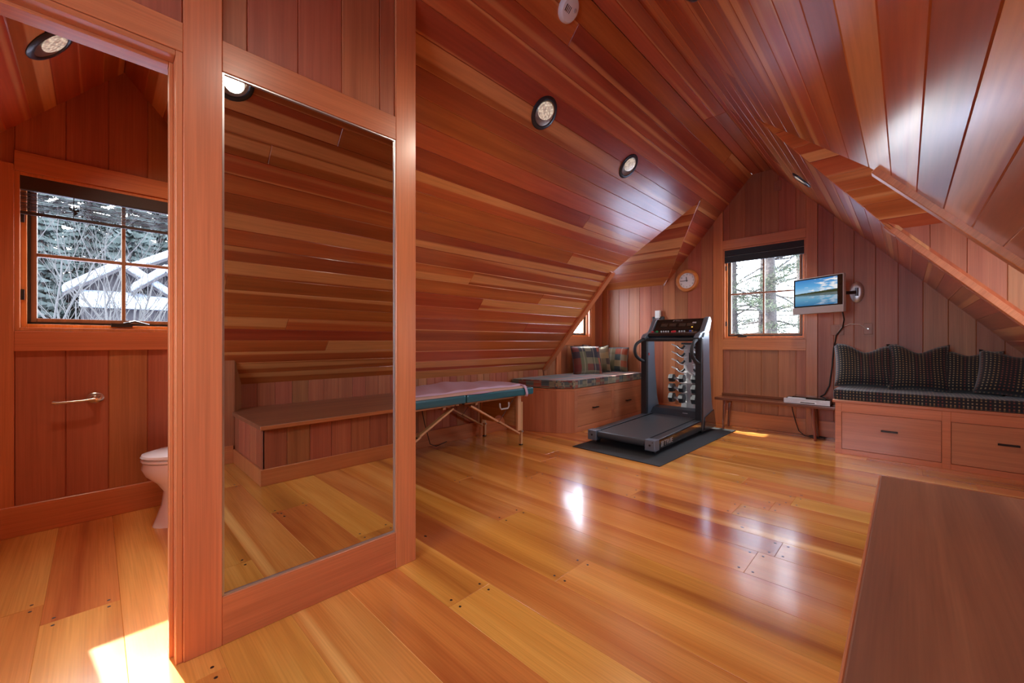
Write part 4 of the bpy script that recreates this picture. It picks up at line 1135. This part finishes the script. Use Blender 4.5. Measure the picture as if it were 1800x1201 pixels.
# arched display panel
n = 16; arch = []
d0 = Vector((0, 1.395, 1.235)); d1 = Vector((0, 1.515, 1.375)); up = (d1-d0).normalized(); nrm = Vector((0, -up.z, up.y))
pts = [d0+Vector((-.285, 0, 0)), d0+Vector((.285, 0, 0))]
for i in range(n+1):
    x = .285-.57*i/n; h = .150+.032*(1-(x/.285)**2); pts.append(d0+Vector((x, 0, 0))+up*h)
K(B().extr([p+nrm*.004 for p in pts], -nrm*.03), 'display_panel', M_BLACKG, bevel=.003)
def conM(x, h, off=.007): 
    p = d0+Vector((x, 0, 0))+up*h+nrm*off
    return Matrix(((1, 0, 0, p.x), (0, up.y, nrm.y, p.y), (0, up.z, nrm.z, p.z), (0, 0, 0, 1)))
text('TRUE', .030, conM(.0, .158), M_SILVER, t, sx=1.3)
lg = B(); Mq = conM(-.065, .158)
for q in (((-.012, -.010), (-.004, .012)), ((-.002, -.010), (.006, .012))):
    (a0, b0), (a1, b1) = q; lg.add([Mq @ Vector((a0, b0, 0)), Mq @ Vector((a0+.006, b0, 0)), Mq @ Vector((a1+.006, b1, 0)), Mq @ Vector((a1, b1, 0)), Mq @ Vector((a0, b0, -.002)), Mq @ Vector((a0+.006, b0, -.002)), Mq @ Vector((a1+.006, b1, -.002)), Mq @ Vector((a1, b1, -.002))], [(0, 1, 2, 3), (0, 4, 5, 1), (1, 5, 6, 2), (2, 6, 7, 3), (3, 7, 4, 0)])
lg.build('emblem', M_SILVER, t)
def chip(x, h, w_, hh, mat, nm): 
    Mq = conM(x, h, .004); o = B().box(-w_/2, w_/2, -hh/2, hh/2, 0, .004).build(nm, mat, t, bevel=.001); o.data.transform(Mq); return o
M_DISPW = simple('display_window', (.05, .035, .028), .2, coat=.6)
for x in (-.17, -.06, .06, .16): chip(x, .085, .085, .05, M_DISPW, 'readout')
chip(.20, .118, .045, .022, M_SILVERP, 'label_sticker')
chip(.19, .045, .018, .008, simple('amber_lamp', (.6, .2, .03), .3, emit=(1, .4, .05), estr=1.2), 'indicator')
def stud(x, y, z, r, mat, nm): return K(B().lathe([(r, -.004), (r, .006), (r*.6, .009), (.0001, .009)], 16, Matrix.Translation((x, y, z)) @ Matrix.Rotation(math.radians(16), 4, 'X')), nm, mat, smooth=True)
stud(.0, 1.325, 1.218, .030, M_RED, 'stop_button')
for x in (-.16, -.13, -.10, -.07): stud(x, 1.33, 1.219, .009, M_SILVERP, 'button')
for x in (.07, .10, .13): stud(x, 1.33, 1.219, .009, M_SILVERP, 'button')
stud(-.22, 1.335, 1.22, .017, simple('green_button', (.03, .25, .08), .3), 'start_button')
stud(.20, 1.335, 1.22, .015, simple('blue_button', (.05, .08, .35), .3), 'button')
stud(-.275, 1.33, 1.218, .016, M_RED, 'pulse_button')
for s_ in (-1, 1):   # console side wings
    wing = [(1.20, 1.115), (1.16, 1.14), (1.22, 1.185), (1.36, 1.22), (1.50, 1.385), (1.56, 1.40), (1.60, 1.35), (1.55, 1.24), (1.44, 1.13), (1.30, 1.09)]
    K(B().extr([(s_*.298, y, z) for y, z in wing], (s_*.060, 0, 0)), 'console_wing', M_GREY, bevel=.014, seg=3, smooth=True)
K(B().tube([(-.34, 1.22, 1.115), (.34, 1.22, 1.115)], .021, 14), 'cross_bar', M_PAD, smooth=True)
def bez(pts, n=8):
    r = []; P = [vec(p) for p in pts]
    for i in range(len(P)-1):
        p0_, p1_, p2_, p3_ = P[max(i-1, 0)], P[i], P[i+1], P[min(i+2, len(P)-1)]
        for k in range(n):
            u = k/n; r.append(.5*((2*p1_)+(p2_-p0_)*u+(2*p0_-5*p1_+4*p2_-p3_)*u*u+(3*p1_-p0_-3*p2_+p3_)*u**3))
    r.append(P[-1]); return r
for s_ in (-1, 1):
    K(B().tube(bez([(s_*.325, 1.24, 1.120), (s_*.335, 1.12, 1.100), (s_*.345, 1.02, 1.055), (s_*.345, .985, .985), (s_*.345, 1.02, .915), (s_*.343, 1.12, .865), (s_*.340, 1.24, .835)]), .0195, 12), 'handrail', M_PAD, smooth=True)
K(B().lathe([(.018, 0), (.018, .003), (.0001, .003)], 16, Matrix.Translation((-.310, 1.30, .93)) @ Matrix.Rotation(PI/2, 4, 'Y')), 'round_sticker', M_RED)
text('TRUE', .072, Matrix.Translation((.3745, .30, .094)) @ Matrix.Rotation(PI/2, 4, 'Z') @ Matrix.Rotation(PI/2, 4, 'X'), M_SILVER, t, ext=.0012, sx=1.15)
em = B()
for a, b_ in ((.135, .012), (.160, .012)):
    em.extr([(.3735, a, .070), (.3735, a+b_, .070), (.3735, a+b_+.014, .118), (.3735, a+.014, .118)], (.002, 0, 0))
em.box(.3735, .3755, .128, .185, .112, .120); em.build('emblem', M_SILVER, t)

# ------------------------------------------------------------------ DUMBBELL TOWER
RX, RY = -2.075, 5.60
t = thing('dumbbell_rack', 'upright silver dumbbell tower with hooks behind the treadmill', 'rack', (RX, RY, 0))
K2 = lambda b, n_, mat, **k: b.build(n_, mat, t, **k)
K2(B().extr([(-.16, .02, .06), (.16, .02, .06), (.105, .02, .52), (.105, .02, 1.06), (-.105, .02, 1.06), (-.105, .02, .52)], (0, .012, 0)), 'back_plate', M_SILVER, bevel=.002)
K2(B().extr([(-.05, -.03, .06), (.05, -.03, .06), (.05, -.03, 1.07), (-.05, -.03, 1.07)], (0, .05, 0)), 'column', M_SILVER, bevel=.004)
K2(B().box(-.018, .018, -.034, -.029, .82, .95), 'label_plate', M_BLACK)
K2(B().box(-.16, .16, -.18, .16, 0, .03), 'base', M_SILVER, bevel=.006)
K2(B().box(-.115, .115, -.05, .05, 1.06, 1.085), 'top_cap', M_DGREY, bevel=.004)
zs_hook = [1.035, .935, .835, .725]; zs_db = [.585, .455, .32]
for s_ in (-1, 1):
    for z in zs_hook+zs_db:
        pts = [(s_*.05, -.02, z-.045), (s_*.10, -.045, z-.050), (s_*.135, -.06, z-.030), (s_*.165, -.07, z+.002), (s_*.195, -.075, z+.012), (s_*.225, -.08, z+.03)]
        h = B()
        for a, b_ in zip(pts[:-1], pts[1:]): h.bar(a, b_, .07, .011, (0, 0, 1))
        K2(h, 'hook', M_SILVER, bevel=.001)
    for z in zs_hook:
        c_ = [(s_*.06+s_*.105*i/10, -.07, z-.032+.040*((i-5)/5.)**2) for i in range(11)]
        K2(B().tube(c_, [.014]*11, 10), 'saddle_pad', M_PAD, smooth=True)
GW = 'hexagonal dumbbells on the silver tower'
lab = {(-1, 0): 'hexagonal grey dumbbell on the left of the tower, highest', (-1, 1): 'hexagonal grey dumbbell on the left of the tower, middle',
       (-1, 2): 'hexagonal grey dumbbell on the left of the tower, lowest', (1, 0): 'hexagonal grey dumbbell on the right of the tower, highest',
       (1, 1): 'hexagonal grey dumbbell on the right of the tower, middle', (1, 2): 'hexagonal grey dumbbell on the right of the tower, lowest'}
for s_ in (-1, 1):
    for i, z in enumerate(zs_db):
        r = .058+.006*i
        d = thing('dumbbell', lab[(s_, i)], 'dumbbell', (RX+s_*.150, RY-.10, z+.018), 0, GW)
        for e_ in (-1, 1):
            Mh_ = Matrix.Translation((e_*.068, 0, 0)) @ Matrix.Rotation(PI/2, 4, 'Y') @ Matrix.Rotation(PI/6, 4, 'Z')
            B().lathe([(.0001, -.034), (r*.86, -.034), (r, -.024), (r, .024), (r*.86, .034), (.0001, .034)], 6, Mh_).build('head', M_GREYWEIGHT, d)
        B().tube([(-.04, 0, 0), (0, 0, 0), (.04, 0, 0)], [.014, .017, .014], 12).build('grip', M_SILVER, d, smooth=True)

# ------------------------------------------------------------------ OUTSIDE
GZ = -3.2
def snow_ground():
    n = 40; vs = []
    for j in range(n+1):
        for i in range(n+1):
            x = -90+180*i/n; y = -70+170*j/n
            d = math.hypot(x+1.3, y-2); h = GZ+.25*math.sin(x*.21)*math.cos(y*.17)+max(0, d-22)*.055
            vs.append((x, y, h))
    fs = [(j*(n+1)+i, j*(n+1)+i+1, (j+1)*(n+1)+i+1, (j+1)*(n+1)+i) for j in range(n) for i in range(n)]
    o = B().add(vs, fs).build('snowy_ground', M_SNOW, None, smooth=True, kind='structure'); return o
snow_ground()
def tufts(b, c, r, n, rnd, L=.16, w_=.012, flat=.5):
    """needle sprays: thin crossed blades"""
    for _ in range(n):
        p = Vector(c)+Vector((rnd.gauss(0, r), rnd.gauss(0, r), rnd.gauss(0, r*flat)))
        d = Vector((rnd.uniform(-1, 1), rnd.uniform(-1, 1), rnd.uniform(-.3, .8))).normalized()*L*rnd.uniform(.6, 1.2)
        s_ = d.cross(Vector((rnd.uniform(-1, 1), rnd.uniform(-1, 1), 1))).normalized()*w_
        k = len(b.v); b.v += [tuple(p-s_), tuple(p+s_), tuple(p+d)]; b.f.append((k, k+1, k+2))
def pine(name, label, x, y, r0, h, seed, zb0=-.5, nb=26, group=None, blen=1.8):
    rnd = random.Random(seed)
    t = thing(name, label, 'tree', (x, y, GZ), 0, group)
    pts = []; rs = []
    for i in range(9):
        q = i/8; pts.append((.10*math.sin(q*3+seed), .10*math.cos(q*2.3+seed), q*h)); rs.append(r0*(1.25-.65*q))
    B().tube(pts, rs, 14).build('trunk', M_BARK, t, smooth=True)
    br = B(); fo = B()
    for i in range(nb):
        z = (zb0-GZ)+(h-(zb0-GZ))*((i+rnd.random())/nb)
        a = rnd.uniform(0, 2*PI); L = blen*rnd.uniform(.5, 1.1)
        p = Vector((0, 0, z)); d = Vector((math.cos(a), math.sin(a), rnd.uniform(-.25, .25))); line = [p]
        for k in range(5):
            d = (d+Vector((rnd.uniform(-.25, .25), rnd.uniform(-.25, .25), rnd.uniform(-.18, .16)))).normalized(); p = p+d*L/5; line.append(p)
        br.tube(line, [.028, .022, .017, .012, .008, .004], 5)
        for k in range(2, 6):
            for s_ in range(3):
                q = line[k]+Vector((rnd.uniform(-.3, .3), rnd.uniform(-.3, .3), rnd.uniform(-.1, .2)))
                br.tube([line[k-1], (line[k-1]+q)/2+Vector((0, 0, .03)), q], [.009, .006, .003], 4)
                tufts(fo, q, .09, 34, rnd, .13, .006)
    br.build('branches', M_BARK, t, kind='stuff'); fo.build('needles', M_NEEDLE, t, kind='stuff', uv=False) if False else fo.build('needles', M_NEEDLE, t, kind='stuff')
PG = 'pines outside the gable window'
pine('pine_tree', 'thick pine trunk just right of the muntin in the gable window', -2.40, 11.8, .125, 13, 2, -1.5, 76)
pine('pine_tree', 'slimmer leaning pine trunk left of the muntin in the gable window', -2.66, 11.95, .085, 12, 5, -1.2, 60)
pine('pine_tree', 'shaded pine trunk at the left side of the gable window', -3.35, 12.4, .10, 12, 9, -1.5, 64)
pine('pine_tree', 'bushy pine behind the trunks at the right side of the gable window', -2.6, 17, .13, 12, 14, -2.5, 60, blen=2.6)
pine('pine_tree', 'distant pine behind the shaded trunk in the gable window', -5.9, 20, .13, 13, 17, -2.5, 60, blen=2.4)

def bare_tree(x, y, h, seed, label, n0=5):
    rnd = random.Random(seed); t = thing('bare_tree', label, 'tree', (x, y, GZ+max(0, math.hypot(x+1.3, y-2)-22)*.055))
    b = B()
    def grow(p, d, L, r, lv):
        line = [p]; dd = d
        for k in range(4):
            dd = (dd+Vector((rnd.uniform(-.16, .16), rnd.uniform(-.16, .16), .10))).normalized(); p = p+dd*L/4; line.append(p)
        b.tube(line, [r, r*.9, r*.8, r*.7, r*.55], 5 if lv < 2 else 3, lv == 0)
        if lv < 4:
            for k in range(3 if lv else n0):
                q = line[rnd.randint(2, 4)]; e = (dd+Vector((rnd.uniform(-.9, .9), rnd.uniform(-.9, .9), rnd.uniform(-.1, .5)))).normalized()
                grow(q, e, L*rnd.uniform(.45, .68), r*.5, lv+1)
    grow(Vector((0, 0, 0)), Vector((0, 0, 1)), h*.5, .060, 0)
    b.build('trunk_and_branches', M_PALEBARK, t, kind='stuff')
spots = [(-15.0, .25, 8.6, 'pale bare tree nearest the centre of the bathroom window'), (-16.5, 1.15, 8.2, 'pale bare tree left of the neighbouring house'),
         (-17, -1.0, 9, 'pale bare tree at the left of the bathroom window'), (-19, -.2, 9.5, 'bare tree behind the central bare tree'), (-18, .75, 9, 'thin bare tree in front of the forest')]
for i, (x, y, h, lb) in enumerate(spots): bare_tree(x, y, h, 30+i, lb)
def spruce(x, y, h, r, seed, label, group):
    rnd = random.Random(seed); t = thing('spruce_tree', label, 'tree', (x, y, GZ+max(0, math.hypot(x+1.3, y-2)-22)*.055-.3), 0, group)
    B().tube([(0, 0, 0), (0, 0, h*.5), (0, 0, h)], [.2, .12, .02], 8).build('trunk', M_BARK, t, smooth=True)
    b = B(); nl = int(h*2.6)
    for i in range(nl):
        q = (i+.5)/nl; z = h*(.10+.90*q); R_ = r*(1-q)**.8+.15; m = int(7+13*(1-q))
        for k in range(m):
            a = rnd.uniform(0, 2*PI); L = R_*rnd.uniform(.6, 1.1); d = Vector((math.cos(a), math.sin(a), -.22)); p = Vector((0, 0, z+rnd.uniform(-.1, .1)))
            s_ = Vector((-math.sin(a), math.cos(a), 0))
            for j in range(5):
                c = p+d*L*(j+1)/5.5; w_ = .16*(1.2-j*.17)
                k0 = len(b.v); b.v += [tuple(c-s_*w_+Vector((0, 0, -.14))), tuple(c+Vector((0, 0, .07))), tuple(c+s_*w_+Vector((0, 0, -.14))), tuple(c+d*.3)]; b.f += [(k0, k0+1, k0+3), (k0+1, k0+2, k0+3)]
    b.build('foliage', M_NEEDLE2, t, kind='stuff')
G1 = 'forest spruces beyond the bathroom window'; rnd = random.Random(8); k = 0
for x, y in [(-27, -4.6), (-26, -2.9), (-25, -1.5), (-27, -.2), (-26, 1.1), (-28, 2.4), (-27, 3.8), (-29, 5.2), (-31, -2.2), (-32, .6), (-31, 3.2), (-33, 6.5), (-23.5, -2.3)]:
    spruce(x, y, rnd.uniform(10, 14), rnd.uniform(1.5, 2.0), 50+k, 'dark spruce in the forest seen through the bathroom window', G1); k += 1
for x, y in [(-9, 30), (-2.0, 34)]:
    spruce(x, y, rnd.uniform(7, 9), 1.9, 80+k, 'distant spruce seen through the gable window', 'far spruces behind the pines'); k += 1
FOREST = [o for o in bpy.data.objects if o.name.startswith('spruce_tree')][:6]
fb2 = B()
for i in range(16):                                # second row of the forest, one dense mass
    src = FOREST[i % 6]; x = -37-(i % 3)*2.5; y = -9+i*1.25
    M2 = Matrix.Translation((x, y, GZ+(math.hypot(x+1.3, y-2)-22)*.055-.3)) @ Matrix.Rotation(i, 4, 'Z') @ Matrix.Diagonal((1.25, 1.25, 1.3, 1))
    for ch in src.children:
        fb2.add([M2 @ v.co for v in ch.data.vertices], [tuple(p.vertices) for p in ch.data.polygons])
tag(fb2.build('distant_forest', M_NEEDLE2, None, kind='stuff'), 'dense dark conifer forest filling the view behind the neighbouring house', 'forest')
for x, y in [(-32, 24.5), (-29, 19), (-34, 30)]:
    spruce(x, y, rnd.uniform(9, 12), 1.9, 90+k, 'spruce outside the window of the left alcove', 'spruces outside the left alcove window'); k += 1

# neighbouring house
t = thing('neighbour_house', 'dark timber house with snow-covered gable roofs through the bathroom window', 'house', (-22, 4.2, GZ))
HX = -22
def H(b, n_, mat, **k): return put(b.build(n_, mat, t, **k), t)
def gable(x0, x1, yc, hw, ze, zr, nm='roof', over=.45):
    H(B().extr([(x0, yc-hw, GZ+.1), (x0, yc+hw, GZ+.1), (x0, yc+hw, ze), (x0, yc, zr), (x0, yc-hw, ze)], (x1-x0, 0, 0)), 'wall', M_HOUSE)
    sl = (zr-ze)/hw
    for s_ in (-1, 1):
        a = Vector((x0-over, yc, zr)); b_ = Vector((x0-over, yc+s_*(hw+over), ze-sl*over))
        H(B().extr([a, b_, b_+Vector((0, 0, .12)), a+Vector((0, 0, .12))], (x1-x0+2*over, 0, 0)), nm, M_HOUSE)
        H(B().extr([a+Vector((0, 0, .12)), b_+Vector((0, 0, .12)), b_+Vector((0, 0, .42)), a+Vector((0, 0, .48))], (x1-x0+2*over, 0, 0)), 'snow_layer', M_SNOW, bevel=.06)
gable(-25.5, -22.0, .72, 1.1, 3.05, 3.85); gable(-29, -23.2, 4.4, 3.3, 3.95, 5.9); gable(-23.0, -21.7, 1.98, .55, 3.28, 3.75)
H(B().extr([(-20.8, -.4, 2.30), (-20.8, 7.5, 2.30), (-22.0, 7.5, 2.85), (-22.0, -.4, 2.85)], (0, 0, .20)), 'snow_layer', M_SNOW, bevel=.05)
H(B().box(-22, -21.2, -.1, 7.2, GZ, 2.35), 'wall', M_HOUSE)
M_DW = simple('dark_window', (.10, .12, .14), .1)
for y0 in (1.2, 2.5, 3.8, 5.1): 
    f_ = H(B().box(-21.19, -21.12, y0, y0+.85, .3, 1.5), 'window', M_WHITE, bevel=.01)
    B().box(.85, .89, y0-4.2+.06, y0-4.2+.79, .36-GZ, 1.44-GZ).build('pane', M_DW, f_)
H(B().box(-21.98, -21.9, 2.3, 3.2, 2.35, 2.75), 'window', M_DW)

#END#
